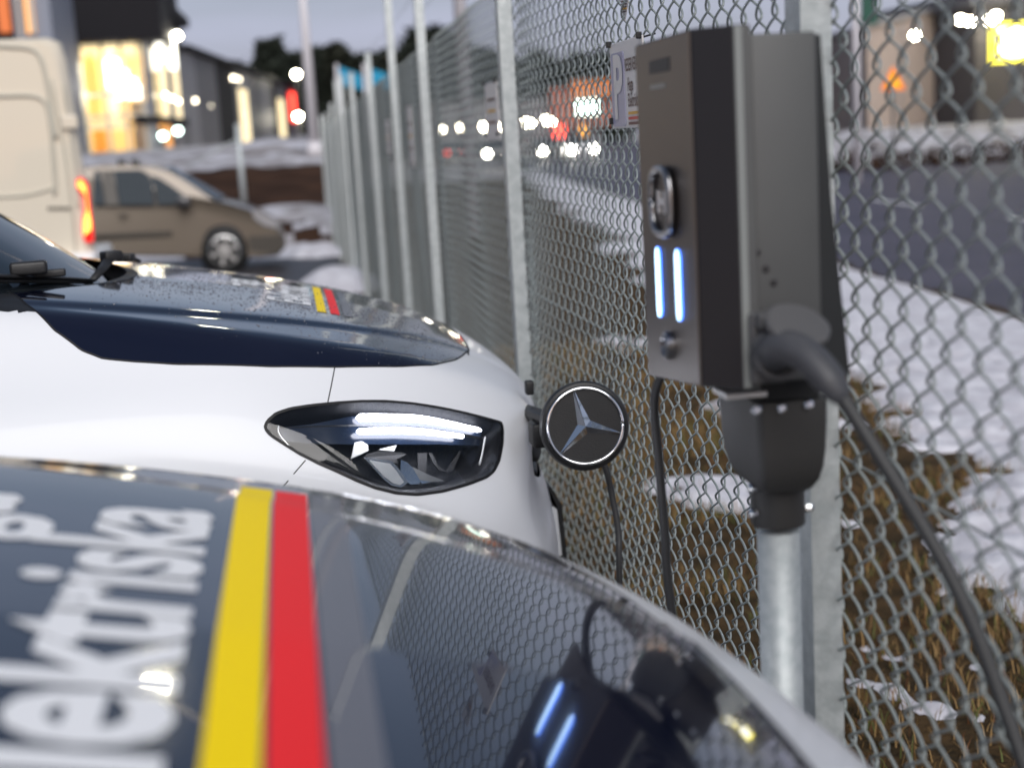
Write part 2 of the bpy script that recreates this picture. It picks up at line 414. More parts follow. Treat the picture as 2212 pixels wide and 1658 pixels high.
# finer points round the lamps
fx, fy = np.meshgrid(np.arange(lamp_ab[:, 0].min(), lamp_ab[:, 0].max(), .012), np.arange(lamp_ab[:, 1].min(), lamp_ab[:, 1].max(), .012)); fp = np.column_stack([fx.ravel(), fy.ravel()])
fp = fp[pip(fp, lamp_ab)]; gp = gp[~pip(gp, lamp_ab) & ~pip(gp, lampM_ab)]; gp = np.vstack([gp, fp, fp*np.array([-1, 1])])
cell = {}
for c_ in con: cell.setdefault((int(c_[0]/.02), int(c_[1]/.02)), []).append(c_)
keep = []
for p in gp:
    i, j = int(p[0]/.02), int(p[1]/.02); near = [c_ for di in (-1, 0, 1) for dj in (-1, 0, 1) for c_ in cell.get((i+di, j+dj), ())]
    keep.append(not near or np.min(np.hypot(*(np.array(near)-p).T)) > .0065)
gp = gp[np.array(keep)]
allv = [Vector(v) for v in V2]+[Vector(p) for p in gp]
res = delaunay_2d_cdt(allv, E2, [], 0, 1e-7)
v2 = np.array([tuple(v) for v in res[0]]); tri = np.array([f for f in res[2]])
cen = v2[tri].mean(1)
P3 = surf(v2); N3 = grad(P3); c3 = P3[tri].mean(1)
inside = pip(cen, outer_ab)
arch = (np.abs(c3[:, 1]) > .6) & (np.hypot(c3[:, 0]+.86, c3[:, 2]-.34) < .375)
isH = pip(cen, hood_ab) & inside; isL = pip(cen, lamp_ab); isLm = pip(cen, lampM_ab); isG = pip(cen, grille_ab) & ~isH; isLG = pip(cen, lowg_ab)
isC = inside & ~isH & (np.abs(c3[:, 1]) < .68) & (c3[:, 2] > 1.1) & (c3[:, 0] < -.9)
isB = inside & ~isC & ~isH & ~isL & ~isLm & ~isG & ~isLG & ~arch
def ori(T):
    n = np.cross(P3[T[:, 1]]-P3[T[:, 0]], P3[T[:, 2]]-P3[T[:, 0]]); fl = np.einsum('ij,ij->i', n, N3[T[:, 0]]) < 0
    T = T.copy(); T[fl] = T[fl][:, ::-1]; return T
def patch(name, sel, m, parent, push=0., fn=None):
    T = ori(tri[sel]); u, inv = np.unique(T, return_inverse=True); T = inv.reshape(-1, 3)
    V = P3[u].copy(); N = N3[u]
    V = V+N*push if fn is None else fn(V, N, v2[u])
    return mesh_obj(name, V+np.array(parent_off), T, m, parent, True, N if fn is None else None)
parent_off = VN0
van = thing('parked_van', tuple(VN0), 'white electric van with beaded dark hood, lit headlight and open charging flap', 'van', 'charging electric vans nose to the fence')
body = patch('body_shell', isB, 'white_paint', van)
hood = patch('hood', isH, 'film', van)
tag(hood, 'glossy dark navy film covered hood')
patch('cowl_panel', isC, 'black_plastic', van)
# recessed grille
gri = patch('grille', isG, 'black_plastic', van, fn=lambda V, N, q: V-N*.03)
patch('lower_intake', isLG, 'black_plastic', van, fn=lambda V, N, q: V-N*.04)
for k, zz in enumerate((.845, .81, .775, .74, .705)):
    m = MB(); pts = [front_pt(s, zz)+np.array([-.004, 0, 0]) for s in np.linspace(-.46+.02*(k > 3), .46-.02*(k > 3), 30)]
    m.tube(np.array(pts)+VN0, .013, 8, flat=.55); m.build('slat', 'black_plastic', gri, True)
def ribbon(P_, N_, w, lift, name, m, parent, closed=True):
    P_ = np.array(P_); T = np.roll(P_, -1, 0)-np.roll(P_, 1, 0) if closed else np.gradient(P_, axis=0)
    T /= np.linalg.norm(T, axis=1)[:, None]; B = np.cross(T, N_); B /= np.linalg.norm(B, axis=1)[:, None]
    A = P_+B*w/2+N_*lift; C_ = P_-B*w/2+N_*lift; n = len(P_)
    V = np.vstack([A, C_]); Fc = [(i, (i+1) % n, n+(i+1) % n, n+i) for i in range(n if closed else n-1)]
    return mesh_obj(name, V+parent_off, Fc, m, parent, True)
hb = surf(resample(hood_ab, .008, True)); ribbon(hb, grad(hb), .0048, .0007, 'hood_gap', 'gap', hood)
seam_px = [[(723, 793), (716, 830), (708, 868)], [(660, 993), (640, 1016), (615, 1046), (585, 1080)], ]
for k, sp in enumerate(seam_px):
    q = resample(onbody(sp), .01); N_ = grad(q)
    for sg in (1, -1):
        ribbon(q*np.array([1, sg, 1]), N_*np.array([1, sg, 1]), .0026, .0006, 'panel_gap', 'gap', van, False)
# tow eye cover outline on the bumper
# ---- headlights
hl = None
for sg, sel, Lab in ((1, isL, lamp_ab), (-1, isLm, lampM_ab)):
    flip = np.array([1, sg, 1.])
    lens = patch('headlight', sel, 'lens_glass', van)
    def bucket(V, N, q):
        d = np.array([np.min(np.hypot(*(Lab-p).T)) for p in q]); k = np.clip(d/.045, 0, 1); k = k*k*(3-2*k)
        return V-N*(.004+.075*k)[:, None]
    patch('housing', sel, 'lamp_dark', lens, fn=bucket)
    rb = surf(resample(Lab, .006, True)); Nb = grad(rb); ribbon(rb, Nb, .0068, .0012, 'seal', 'gap', lens)
    def inl(zpts, depth):
        q = onbody(ll(zpts)); return (q-grad(q)*depth)*flip
    for nm, zp, r0 in (('light_strip', [(872, 218), (1000, 217), (1150, 219), (1280, 222), (1400, 232), (1530, 252), (1650, 277), (1770, 302), (1885, 325)], [.0088]*4+[.0084, .0076, .0068, .006, .0052]),
                       ('light_strip', [(872, 330), (1000, 325), (1150, 325), (1280, 326), (1400, 332), (1500, 343), (1600, 356), (1690, 367), (1745, 373)], [.0068]*4+[.0066, .006, .0055, .005, .0045])):
        q = inl(zp, .012); t = np.linspace(0, 1, len(q)); tt = np.linspace(0, 1, 40)
        pts = np.stack([np.interp(tt, t, q[:, k]) for k in range(3)], -1); rr = np.interp(tt, t, r0); rr = rr*np.minimum(1, np.minimum(tt/.012, (1-tt)/.012)+.35)
        m = MB(); m.tube(pts+VN0, rr, 12, flat=1.); o = m.build(nm, 'led_white', lens, True)
    # dark eyebrow shelf above and between the strips
    m = MB(); A = inl([(250, 290), (500, 275), (840, 262), (1200, 268), (1500, 300), (1800, 350), (1920, 375)], .018); B_ = inl([(250, 290), (500, 275), (840, 262), (1200, 268), (1500, 300), (1800, 350), (1920, 375)], .075)
    m.grid([A+VN0, B_+VN0]); m.build('shelf', 'lamp_grey', lens, True, False)
    m = MB(); A = inl([(245, 285), (500, 255), (830, 190), (1200, 170), (1600, 230), (1920, 300)], .022); B_ = inl([(245, 375), (500, 400), (840, 400), (1200, 400), (1600, 405), (1920, 420)], .034)
    m.grid([A+VN0, A*.5+B_*.5+VN0, B_+VN0]); m.build('trim_panel', 'lamp_navy', lens, True, False)
    # bright edge lines of the inner lens
    m = MB(); q = smoothpath(inl([(235, 285), (230, 340), (265, 400), (330, 470), (375, 510)], .006), 5); m.tube(q+VN0, .0016, 6); m.build('light_guide', 'chrome', lens, True)
    m = MB(); q = smoothpath(inl([(1925, 375), (1912, 450), (1895, 540), (1878, 600)], .014), 5); m.tube(q+VN0, .0022, 6); m.build('light_guide', 'plate_white', lens, True)
    # projector and its reflector wings
    def plate(zp, d0, th, nm, mt):
        q = onbody(ll(zp)); N_ = grad(q); A = (q-N_*d0)*flip; m = MB(); m.prism(A+VN0, tuple((-N_.mean(0)*th)*flip)); o = m.build(nm, mt, lens); return o
    plate([(945, 515), (1185, 545), (1250, 620), (1320, 735), (1260, 785), (1180, 770), (1110, 710), (1030, 610)], .030, .012, 'reflector_wing', 'silver')
    plate([(1000, 545), (1170, 572), (1225, 640), (1285, 735), (1250, 765), (1190, 750), (1120, 690), (1060, 615)], .0285, .001, 'reflector_wing', 'satin')
    plate([(1268, 530), (1320, 552), (1368, 600), (1432, 715), (1420, 742), (1350, 750), (1300, 715), (1262, 640)], .033, .012, 'reflector_wing', 'chrome')
    plate([(1275, 535), (1400, 590), (1520, 650), (1660, 705), (1560, 735), (1430, 715), (1360, 600)], .040, .008, 'reflector_fin', 'lamp_grey')
    plate([(1425, 702), (1520, 715), (1665, 703), (1560, 740), (1450, 738)], .036, .004, 'reflector_fin', 'chrome')
    plate([(848, 525), (862, 470), (880, 385), (940, 372), (992, 405), (995, 452), (930, 485)], .034, .006, 'bracket', 'plate_white')
    plate([(1085, 440), (1235, 402), (1215, 452)], .036, .004, 'bracket', 'plate_white')
    plate([(985, 480), (1080, 452), (1290, 465), (1320, 480), (1240, 520), (1245, 560), (1190, 548), (960, 512)], .036, .014, 'projector', 'gap')
    plate([(1440, 450), (1520, 450), (1515, 640), (1445, 600)], .050, .003, 'rib', 'gap')
    plate([(1530, 455), (1560, 455), (1610, 560), (1680, 605), (1790, 440), (1805, 445), (1740, 600), (1690, 618), (1620, 600), (1570, 540)], .048, .003, 'rib', 'gap')
# ---- hood artwork (flat print laid on the film)
def text_tris(body, size, sx=1., bold=0.):
    cu = bpy.data.curves.new('t', 'FONT'); cu.body = body; cu.size = size; cu.offset = bold; cu.resolution_u = 3
    o = bpy.data.objects.new('t', cu); COL.objects.link(o); dg = bpy.context.evaluated_depsgraph_get()
    me = o.evaluated_get(dg).to_mesh(); V = np.array([tuple(v.co) for v in me.vertices]); Fc = [tuple(p.vertices) for p in me.polygons]
    o.evaluated_get(dg).to_mesh_clear(); bpy.data.objects.remove(o); bpy.data.curves.remove(cu)
    V[:, 0] *= sx; return V, Fc
def drape(name, V, Fc, m, parent, off, lift, maxlen=.03):
    bm = bmesh.new(); vs = [bm.verts.new((v[0], v[1], 0)) for v in V]
    for f in Fc:
        try: bm.faces.new([vs[i] for i in f])
        except ValueError: pass
    bmesh.ops.triangulate(bm, faces=bm.faces[:])
    for _ in range(5):
        es = [e for e in bm.edges if e.calc_length() > maxlen]
        if not es: break
        bmesh.ops.subdivide_edges(bm, edges=es, cuts=1); bmesh.ops.triangulate(bm, faces=bm.faces[:])
    bm.verts.index_update(); A = np.array([tuple(v.co) for v in bm.verts]); Fc = [tuple(v.index for v in f.verts) for f in bm.faces]; bm.free()
    z = top_z(A[:, 0], A[:, 1]); P_ = np.column_stack([A[:, 0], A[:, 1], z]); N = grad(P_)
    tr = np.array(Fc); n = np.cross(P_[tr[:, 1]]-P_[tr[:, 0]], P_[tr[:, 2]]-P_[tr[:, 0]])[:, 2] < 0; tr[n] = tr[n][:, ::-1]
    return mesh_obj(name, P_+N*lift+off, tr, m, parent, True, N)
def artwork(hoodobj, off, xs, k, half, gap=.0335, tsize=None, tsx=.78):
    """xs = local x of the yellow stripe centre, k = scale of the print; text runs along +y, its feet towards the nose"""
    w = .0225*k
    for nm, x0, m in (('yellow_stripe', xs, 'decal_yellow'), ('red_stripe', xs+gap*k, 'decal_red'), ('grey_stripe', xs+2*gap*k, 'decal_grey')):
        ys = np.linspace(-half, half, 30); V = []; Fc = []
        for i, y in enumerate(ys): V += [(x0-w/2, y), (x0+w/2, y)]
        Fc = [(2*i, 2*i+1, 2*i+3, 2*i+2) for i in range(len(ys)-1)]
        drape(nm, V, Fc, m, hoodobj, off, .0012)
    for nm, tx, foot in (('lettering', 'Elektriska', xs-.028*k), ('lettering', 'Haga', xs-.028*k-.9*(tsize or .155*k))):
        V, Fc = text_tris(tx, tsize or .155*k, tsx, .0035*k)
        L = V[:, 0].max()-V[:, 0].min()
        Vn = np.column_stack([foot-V[:, 1], V[:, 0]-L/2])
        if tx == 'Haga': Vn[:, 1] = V[:, 0]-L+LE/2
        else: LE = L
        drape(nm, Vn, Fc, 'decal_white', hoodobj, off, .0012)
artwork(hood, VN0, -.617, 1.0, .33)
# ---- water beads on the hood
nv = VN(3)
a6 = np.arange(6)*math.pi/3
dx_ = rng.uniform(-1.15, -.2, 26000); dy_ = rng.uniform(-.74, .74, 26000)
w = nv.fbm((dx_+2)*3.5, (dy_+3)*3.5)
band = np.exp(-((dy_+.28+.25*(dx_+.7))/.28)**2)+.35*np.exp(-((dy_-.45)/.3)**2)
ok = pip(np.column_stack([dx_, dy_]), HPa) & (rng.random(26000) < band*(.35+.9*(w > .48))*.75) & ((dx_ < -.33) | (rng.random(26000) < .2))
dx_, dy_ = dx_[ok][:5200], dy_[ok][:5200]; nd = len(dx_)
dc = np.column_stack([dx_, dy_, top_z(dx_, dy_)]); dn = grad(dc); dr_ = np.minimum(.0034, .0007+rng.exponential(.00055, nd)); el = rng.uniform(.85, 1.25, nd)
du = np.cross(dn, (0, 1, 0)); du /= np.linalg.norm(du, axis=1)[:, None]; dv = np.cross(dn, du)
rings = [dc[:, None]+dn[:, None]*(hh*dr_)[:, None, None]+(rr*dr_)[:, None, None]*(np.cos(a6)[None, :, None]*du[:, None]*el[:, None, None]+np.sin(a6)[None, :, None]*dv[:, None]) for rr, hh in ((1, 0), (.85, .42), (.45, .68))]
V = np.concatenate(rings+[(dc+dn*(.74*dr_)[:, None])[:, None]], axis=1).reshape(-1, 3)
tf = [(b_+i, b_+(i+1) % 6, b_+6+(i+1) % 6, b_+6+i) for b_ in (0, 6) for i in range(6)]+[(12+i, 12+(i+1) % 6, 18) for i in range(6)]
Fc = [tuple(q+19*k for q in f) for k in range(nd) for f in tf]
dr = mesh_obj('water_drops', np.array(V)+VN0, Fc, 'water', hood, True); dr['kind'] = 'stuff'
# ---- cabin behind the hood: shell, windscreen, cowl, wipers
st_ = [(-1.12, 1.225, .72), (-1.3, 1.29, .715), (-1.5, 1.41, .71), (-1.7, 1.545, .70), (-1.96, 1.71, .68), (-2.25, 1.785, .67), (-3.2, 1.82, .68), (-4.1, 1.80, .68), (-4.38, 1.74, .66), (-4.46, 1.3, .70), (-4.48, .5, .74)]
G = []
for x, zr, sr_ in st_:
    col = []
    zs = np.array([.24, .5, .8, .95, 1.08]); zs = zs if x > -4.4 else zs
    for z in zs: col.append((x, sside(z)-.004 if z < 1.0 else .90-.02*(z-1), min(z, zr-.1)))
    for t in np.linspace(0, 1, 5)[1:]: col.append((x, .895-(.895-sr_-.08)*t, min(1.08, zr-.1)+(zr-.06-min(1.08, zr-.1))*t))
    for t in np.linspace(0, 1, 5)[1:]: col.append((x, (sr_+.08)*(1-t)**.9 if t < 1 else 0, zr-.06+.06*math.sin(t*math.pi/2)))
    G.append(col)
G = np.array(G); G = G[2:]      # starts behind the door line
Gf = np.concatenate([G, (G[:, ::-1]*mir)[:, 1:]], axis=1)
m = MB(); m.grid(Gf+VN0); b = Gf.shape[1]; k = len(m.V); m.F.append(tuple(range((len(Gf)-1)*b, len(Gf)*b)))
cab = m.build('cabin_shell', 'white_paint', van, True)
def ws_pt(s, t, lift=0):   # windscreen surface, s half width -1..1, t 0 base .. 1 header
    hw = .745-.10*t; y = s*hw
    xb = rear_edge(s*.72)-.07-.17*s**4; zb = 1.222-.015*s*s
    xt = -1.98-.10*s*s; zt = 1.725-.03*s*s
    x = xb+(xt-xb)*t; z = zb+(zt-zb)*t+.035*math.sin(t*math.pi)+lift
    return (x, y, z)
m = MB(); m.grid([[ws_pt(s, t) for s in np.linspace(-1, 1, 25)] for t in np.linspace(-.05, 1, 14)]); m.V = [tuple(np.array(v)+VN0) for v in m.V]
m.build('windscreen', 'windscreen', van, True, False)
# white A pillars either side
for sg in (-1, 1):
    m = MB(); g = []
    for t in np.linspace(-.02, 1.05, 12):
        p = np.array(ws_pt(sg, t)); g.append([p+np.array([0, 0, .006]), p+np.array([-.01, sg*.035, .004]), p+np.array([-.06, sg*.085, -.05])])
    m.grid(np.array(g)+VN0); m.build('windscreen_pillar', 'white_paint', van, True, False)
    m = MB(); pts = [np.array(ws_pt(sg*.992, t, .006)) for t in np.linspace(-.03, 1, 12)]; m.tube(np.array(pts)+VN0, .008, 6, flat=.5); m.build('windscreen_seal', 'gap', van, True)
# side window and mirror
for sg in (-1, 1):
    m = MB(); m.prism([(-1.72, sg*.90, 1.12), (-2.55, sg*.905, 1.12), (-2.55, sg*.80, 1.62), (-2.08, sg*.80, 1.62)], (0, sg*.004, 0)); m.V = [tuple(np.array(v)+VN0) for v in m.V]; m.build('side_window', 'windscreen', van)
    m = MB(); m.box((-1.82, sg*1.03, 1.17), (.12, .2, .17), bev=.03); m.box((-1.80, sg*.92, 1.11), (.06, .1, .04)); m.V = [tuple(np.array(v)+VN0) for v in m.V]; m.build('wing_mirror', 'black_plastic', van, True)
# cowl trough (black) between hood and glass
m = MB(); g = []
for s in np.linspace(-1, 1, 29):
    xe = rear_edge(s*.74)+dx0*s*s; ze = float(top_z(xe, s*.74)[0])
    g.append([(xe+.012, s*.74, ze-.004), (xe-.005, s*.74, ze-.045), (xe-.06, s*.74, ze-.05), (xe-.12, s*.74, ze-.02)])
m.grid(np.array(g)+VN0); m.build('cowl_trough', 'black_plastic', van, True, False)
# ---- wipers
def wp(px, Y): return aty(px[0], px[1], Y)
wpr = MB(); wpr.tube([wp((-160, 592), 3.28), wp((0, 596), 3.42), wp((110, 599), 3.62), wp((206, 604), 3.80)], [.009, .009, .008, .005], 8, flat=.6)
wiper = wpr.build('wiper', 'black_rubber', van, True)
m = MB(); m.tube([wp((-160, 602), 3.29), wp((0, 606), 3.43), wp((195, 608), 3.79)], .006, 6); m.build('wiper_blade', 'black_rubber', wiper, True)
m = MB(); p = wp((62, 578), 3.50); m.box(p, (.085, .05, .032), rz=.15, bev=.008); m.box(wp((100, 590), 3.56), (.09, .028, .018), rz=.1, bev=.004); autosmooth(m.build('wiper_pivot', 'black_plastic', wiper, True))
m = MB(); m.tube([wp((200, 604), 3.82), wp((222, 580), 3.92), wp((238, 556), 4.05), wp((262, 552), 4.1), wp((300, 563), 4.2)], [.010, .014, .016, .013, .008], 8, flat=.7)
wiper2 = m.build('wiper', 'black_rubber', van, True)
m = MB(); m.box(wp((240, 553), 4.03), (.05, .05, .03), rz=.5, bev=.006); m.box(wp((270, 556), 4.1), (.05, .035, .022), rz=-.3, bev=.005); m.build('wiper_pivot', 'black_plastic', wiper2, True)
# ---- number plate holder on the bumper
m = MB(); y0 = 3.69
pf = [(1183, 1050), (1192, 1052), (1214, 1090), (1226, 1208), (1217, 1211), (1206, 1096)]
m.prism([aty(a, b, y0) for a, b in pf], (0, .52, 0)); plate_f = m.build('number_plate_frame', 'black_plastic', van)
m = MB(); m.prism([aty(a, b, y0+.006) for a, b in [(1180, 1085), (1203, 1098), (1215, 1198), (1190, 1204), (1160, 1150)]], (0, .508, 0)); m.build('plate_plinth', 'white_paint', plate_f)
# ---- wheels
def wheel(x, y):
    sg = -1 if y < 0 else 1; c = np.array([x, y, .325])+VN0
    m = MB(); m.lathe([(.20, -.10), (.30, -.105), (.322, -.08), (.325, 0), (.322, .08), (.30, .105), (.20, .10)], c, (0, sg, 0), 36); wl = m.build('wheel', 'tyre', van, True)
    m = MB(); m.lathe([(.205, .07), (.205, .098), (.19, .10), (.185, .06)], c, (0, sg, 0), 36)
    for k in range(5):
        a = k*2*math.pi/5; m.box(c+np.array([.10*math.cos(a), sg*.085, .10*math.sin(a)]), (.2, .02, .055), M3=Matrix.Rotation(-a, 3, 'Y'))
    m.lathe([(.05, .06), (.05, .10), (.03, .105)], c, (0, sg, 0), 20); m.build('rim', 'alloy', wl)
for x in (-.86, -3.58):
    for y in (-.82, .82): wheel(x, y)
# ---- the neighbouring van (same make), nearer the camera
N2 = np.array([.632, 1.14, 0.])
van2 = copy_tree(van, None, ('yellow_stripe', 'red_stripe', 'grey_stripe', 'lettering', 'water_drops', 'wiper', 'wiper_blade', 'wiper_pivot'))
van2.location = tuple(N2)
tag(van2, 'white van whose dark hood carries large lettering and broad colour stripes')
hood2 = [c for c in van2.children if c.name.startswith('hood')][0]
artwork(hood2, N2, -.699, 1.68, .62, .0247, .215, .92)
# ---- charging flap with the star, hinged out from the grille of the focused van
fc = aty(1263, 919, 3.12); fn = np.array([-.16, -3.1, .36]); fn /= np.linalg.norm(fn)
e1 = np.cross(fn, (0, 0, 1)); e1 = -e1/np.linalg.norm(e1); 
if e1[0] < 0: e1 = -e1
e2 = np.cross(e1, fn); e2 = e2 if e2[2] > 0 else -e2
flap = MB(); flap.lathe([(.063, -.044), (.086, -.040), (.098, -.030), (.1025, -.016), (.1025, 0), (.099, .007), (.0925, .0095), (.0915, .006), (.04, .0055), (.0, .0055)], fc, fn, 72)
flap = autosmooth(flap.build('charging_flap', 'black_plastic', van), 40)
ring = MB(); a = np.linspace(0, 2*math.pi, 97); ring.tube([fc+fn*.0075+.087*(math.cos(t)*e1+math.sin(t)*e2) for t in a], .0046, 10, flat=.7); ring.build('chrome_ring', 'chrome', flap, True)
m = MB()
def fpt(r, ang, h): return fc+fn*h+r*(math.cos(ang)*e1+math.sin(ang)*e2)
for k in range(3):
    a0 = math.pi/2+.25+k*2*math.pi/3
    m.add([fpt(0, 0, .0165), fpt(.0175, a0+math.pi/3, .006), fpt(.085, a0+.018, .0075), fpt(.085, a0-.018, .0075), fpt(.0175, a0-math.pi/3, .006), fpt(.084, a0, .0105)], [(0, 1, 2, 5), (0, 5, 3, 4), (5, 2, 3)])
m.build('star_emblem', 'chrome', flap)
m = MB(); m.tube([aty(1120, 880, 3.55), aty(1150, 892, 3.40), aty(1185, 905, 3.22), aty(1225, 915, 3.16)], [.02, .022, .022, .02], 10, flat=.8); m.box(aty(1168, 935, 3.28), (.05, .07, .06), bev=.008); m.box(aty(1143, 836, 3.45), (.02, .03, .035), bev=.004)
autosmooth(m.build('hinge_arm', 'black_plastic', flap, True))
for px_, r in (((1131, 890), .028), ((1143, 905), .030), ((1140, 950), .030), ((1152, 970), .032)):
    m = MB(); m.lathe([(r*.6, -.02), (r, -.014), (r, .014), (r*.7, .02)], aty(px_[0]-6, px_[1], 3.52), (.75, -.5, .1), 24); m.build('port_cap', 'black_rubber', flap, True)
# ================================================================== ground
def gz(x, y): return -.0074*np.maximum(np.asarray(y, float)-2, 0)
def sheet(name, xs, ys, fz, m, kind='structure'):
    b = MB(); b.grid([[(x, y, float(fz(x, y))) for x in xs] for y in ys]); o = b.build(name, m, None, True, False); 
    if kind: o['kind'] = kind
    return o
sheet('ground', (-400, -60, 0, 60, 400), (-200, -20, 30, 120, 900), lambda x, y: -.42, 'far_ground')
sheet('parking_lot', np.linspace(-45, .72, 8), [-20, 0, 2, 6, 12, 18, 24.5], lambda x, y: gz(x, y), 'asphalt')
def rl(y): return 4.75+.105*y
def rr_(y): return 21+.14*y
ys = np.concatenate([np.linspace(-30, 40, 15), np.linspace(50, 200, 12)])
b = MB(); b.grid([[(rl(y)+(rr_(y)-rl(y))*t, y, -.16-.004*0+.0*t) for t in np.linspace(0, 1, 6)] for y in ys]); b.build('road', 'road_asphalt', None, True, False)['kind'] = 'structure'
b = MB()
for k in range(24):
    y0 = -10+k*7.0; xm = lambda y: rl(y)+4.2
    b.add([(xm(y0)-.06, y0, -.152), (xm(y0)+.06, y0, -.152), (xm(y0+3)+.06, y0+3, -.152), (xm(y0+3)-.06, y0+3, -.152)], [(0, 1, 2, 3)])
o = b.build('lane_marking', 'decal_white'); o['kind'] = 'structure'
# verge beyond the fence: turf with a snow cover broken up into patches
n1 = VN(11); n2 = VN(12)
mat('turf', (.085, .052, .024), .95, spec=.1, noise=(9, .9, (.03, .022, .012)), bump=(60, .8))
def vz(x, y):
    f = np.clip((np.asarray(x, float)-1.0)/4.5, 0, 1)
    return gz(x, y)*np.clip(1-(np.asarray(x)-.8)/4, 0, 1)-.02-.13*f+.05*(n1.fbm(np.asarray(x)*1.1, np.asarray(y)*1.1)-.5)+.03*(n2.fbm(np.asarray(x)*5, np.asarray(y)*5, 3)-.5)-.6*np.clip((np.asarray(x)-rl(np.asarray(y))-.1)/.5, 0, 1)
def vmask(x, y):
    x = np.asarray(x, float); y = np.asarray(y, float)
    base = np.clip((x-(2.1+.135*y))/.8, -.42+.27*np.clip((x-1.1)/.5, 0, 1)*np.clip((5.2-y)/1.2, 0, 1)-.36*np.clip((y-8)/6, 0, 1), 1.4)            # closed cover towards the road
    nn = (n2.fbm(x*1.5+7.3, y*1.15+9, 4)-.5)*4.2+(n1.fbm(x*7, y*7, 3)-.5)*1.0
    edge = np.clip((rl(y)-x)/.4, -2, 1)-.2
    return np.minimum(base*1.25+nn*.62-.02+.12, edge*1.2)
def vfield(name, x0, x1, y0, y1, d, snow):
    xs = np.arange(x0, x1+1e-6, d); ysv = np.arange(y0, y1+1e-6, d*1.2); X, Y = np.meshgrid(xs, ysv); Z = vz(X, Y)
    if snow:
        mk = vmask(X, Y); th = .065*(1-np.exp(-np.clip(mk, 0, None)*3.0)); fine = .05*(n1.fbm(X*13, Y*9, 4)-.5)*np.clip(mk*2, 0, 1); Z = Z+th+fine-.006*(mk < .02)-.03*(mk < -.15)
    return X, Y, Z, (mk if snow else None)
def gridmesh(X, Y, Z, keep=None):
    a, b = X.shape; idx = np.arange(a*b).reshape(a, b)
    q = np.stack([idx[:-1, :-1], idx[:-1, 1:], idx[1:, 1:], idx[1:, :-1]], -1).reshape(-1, 4)
    P_ = np.column_stack([X.ravel(), Y.ravel(), Z.ravel()])
    if keep is not None: q = q[keep.ravel()[q].any(1)]
    u, inv = np.unique(q, return_inverse=True); return P_[u], inv.reshape(-1, 4)
X, Y, Z, _ = vfield('verge', .6, 10, -2, 60, .16, False); V, q = gridmesh(X, Y, Z); mesh_obj('verge', V, q, 'turf')['kind'] = 'structure'
X, Y, Z, mk = vfield('s', .75, 4.6, .6, 11, .032, True); V, q = gridmesh(X, Y, Z, mk > -.05)
tag(mesh_obj('snow_patches', V, q, 'snow'), 'patchy thin snow lying on the grass beyond the fence', 'snow', kind='stuff')
X, Y, Z, mk = vfield('s', 3.6, 7.0, 5, 11.1, .09, True); V, q = gridmesh(X, Y, Z, (mk > -.05) & (X > 4.55)); tag(mesh_obj('snow_cover', V, q, 'snow'), 'closed snow cover along the road edge beyond the fence', 'snow', kind='stuff')
X, Y, Z, mk = vfield('s', .75, 12, 10.9, 70, .16, True); V, q = gridmesh(X, Y, Z, mk > -.05); tag(mesh_obj('snow_cover', V, q, 'snow'), 'far snow cover thinning out along the fence line', 'snow', kind='stuff')
# grass blades
NB = 80000
bx = .82+rng.random(NB)**1.2*3.4; by = .7+rng.random(NB)**.8*10.3
cl = n1.fbm(bx*3.2, by*3.2, 3); mk = vmask(bx, by); ok = ((mk < .12) | ((rng.random(NB) < .10) & (mk < .9))) & (rng.random(NB) < np.clip((cl-.36)*4.5, .06, 1)) & (n2.fbm(bx*.8, by*.8, 2) > .30)
bx, by, cl = bx[ok], by[ok], cl[ok]; nb = len(bx); bz = vz(bx, by)-.01
hgt = rng.uniform(.03, .12, nb)*np.clip(cl*1.5, .5, 1.2); az = rng.uniform(0, 2*math.pi, nb); ln = rng.uniform(.2, 1.1, nb)*hgt; wd = rng.uniform(.0012, .0030, nb)
dxy = np.column_stack([np.cos(az), np.sin(az)]); pr = np.column_stack([-np.sin(az), np.cos(az)])
base = np.column_stack([bx, by, bz])
def off(f, h, w): return base+np.column_stack([dxy*(ln*f)[:, None]+pr*(wd*w)[:, None], hgt*h])
BV = np.stack([off(0, 0, -1), off(0, 0, 1), off(.35, .6, .8), off(.35, .6, -.8), off(1, .9, 0)], 1)
kindb = rng.random(nb)
for nm, sel, m, lb in (('grass', kindb < .62, 'blade_brown', 'withered tan grass beyond the fence'), ('grass', (kindb >= .62) & (kindb < .84), 'blade_green', 'green grass blades among the withered grass'), ('grass', kindb >= .84, 'blade_rust', 'rust brown dead stems among the grass')):
    A = BV[sel]; n = len(A); i5 = np.arange(n)*5
    Fc = [(a, a+1, a+2, a+3) for a in i5]+[(a+3, a+2, a+4) for a in i5]
    tag(mesh_obj(nm, A.reshape(-1, 3), Fc, m), lb, 'grass', kind='stuff')
# ploughed snow bank and soil slope at the end of the lot
nb1 = VN(21)
def bank(x, y):
    t = y-25.0+.35*(nb1(x*.6, y*.0)-.5)
    prof = np.interp(t, [-1, 0, .8, 2.0, 3.2, 4.0, 6.5, 8.0, 9.5, 11, 14, 30, 70], [-.25, -.2, .15, .42, .48, .6, 1.1, 1.25, 1.38, 1.5, 1.55, 1.7, 2.0])
    mound = .28*np.exp(-((x-.1)/1.6)**2-((y-36.5)/2.2)**2)
    return prof+mound+.20*(nb1.fbm(x*.9, y*.9, 4)-.5)*np.clip(t, 0, 1)+.08*(nb1.fbm(x*4, y*4, 3)-.5)
xs = np.linspace(-34, 1.0, 150); ysb = np.concatenate([np.linspace(24, 40, 90), np.linspace(41, 95, 14)]); X, Y = np.meshgrid(xs, ysb); Z = bank(X, Y)
V, q = gridmesh(X, Y, Z); mesh_obj('soil_bank', V, q, 'soil')['kind'] = 'structure'
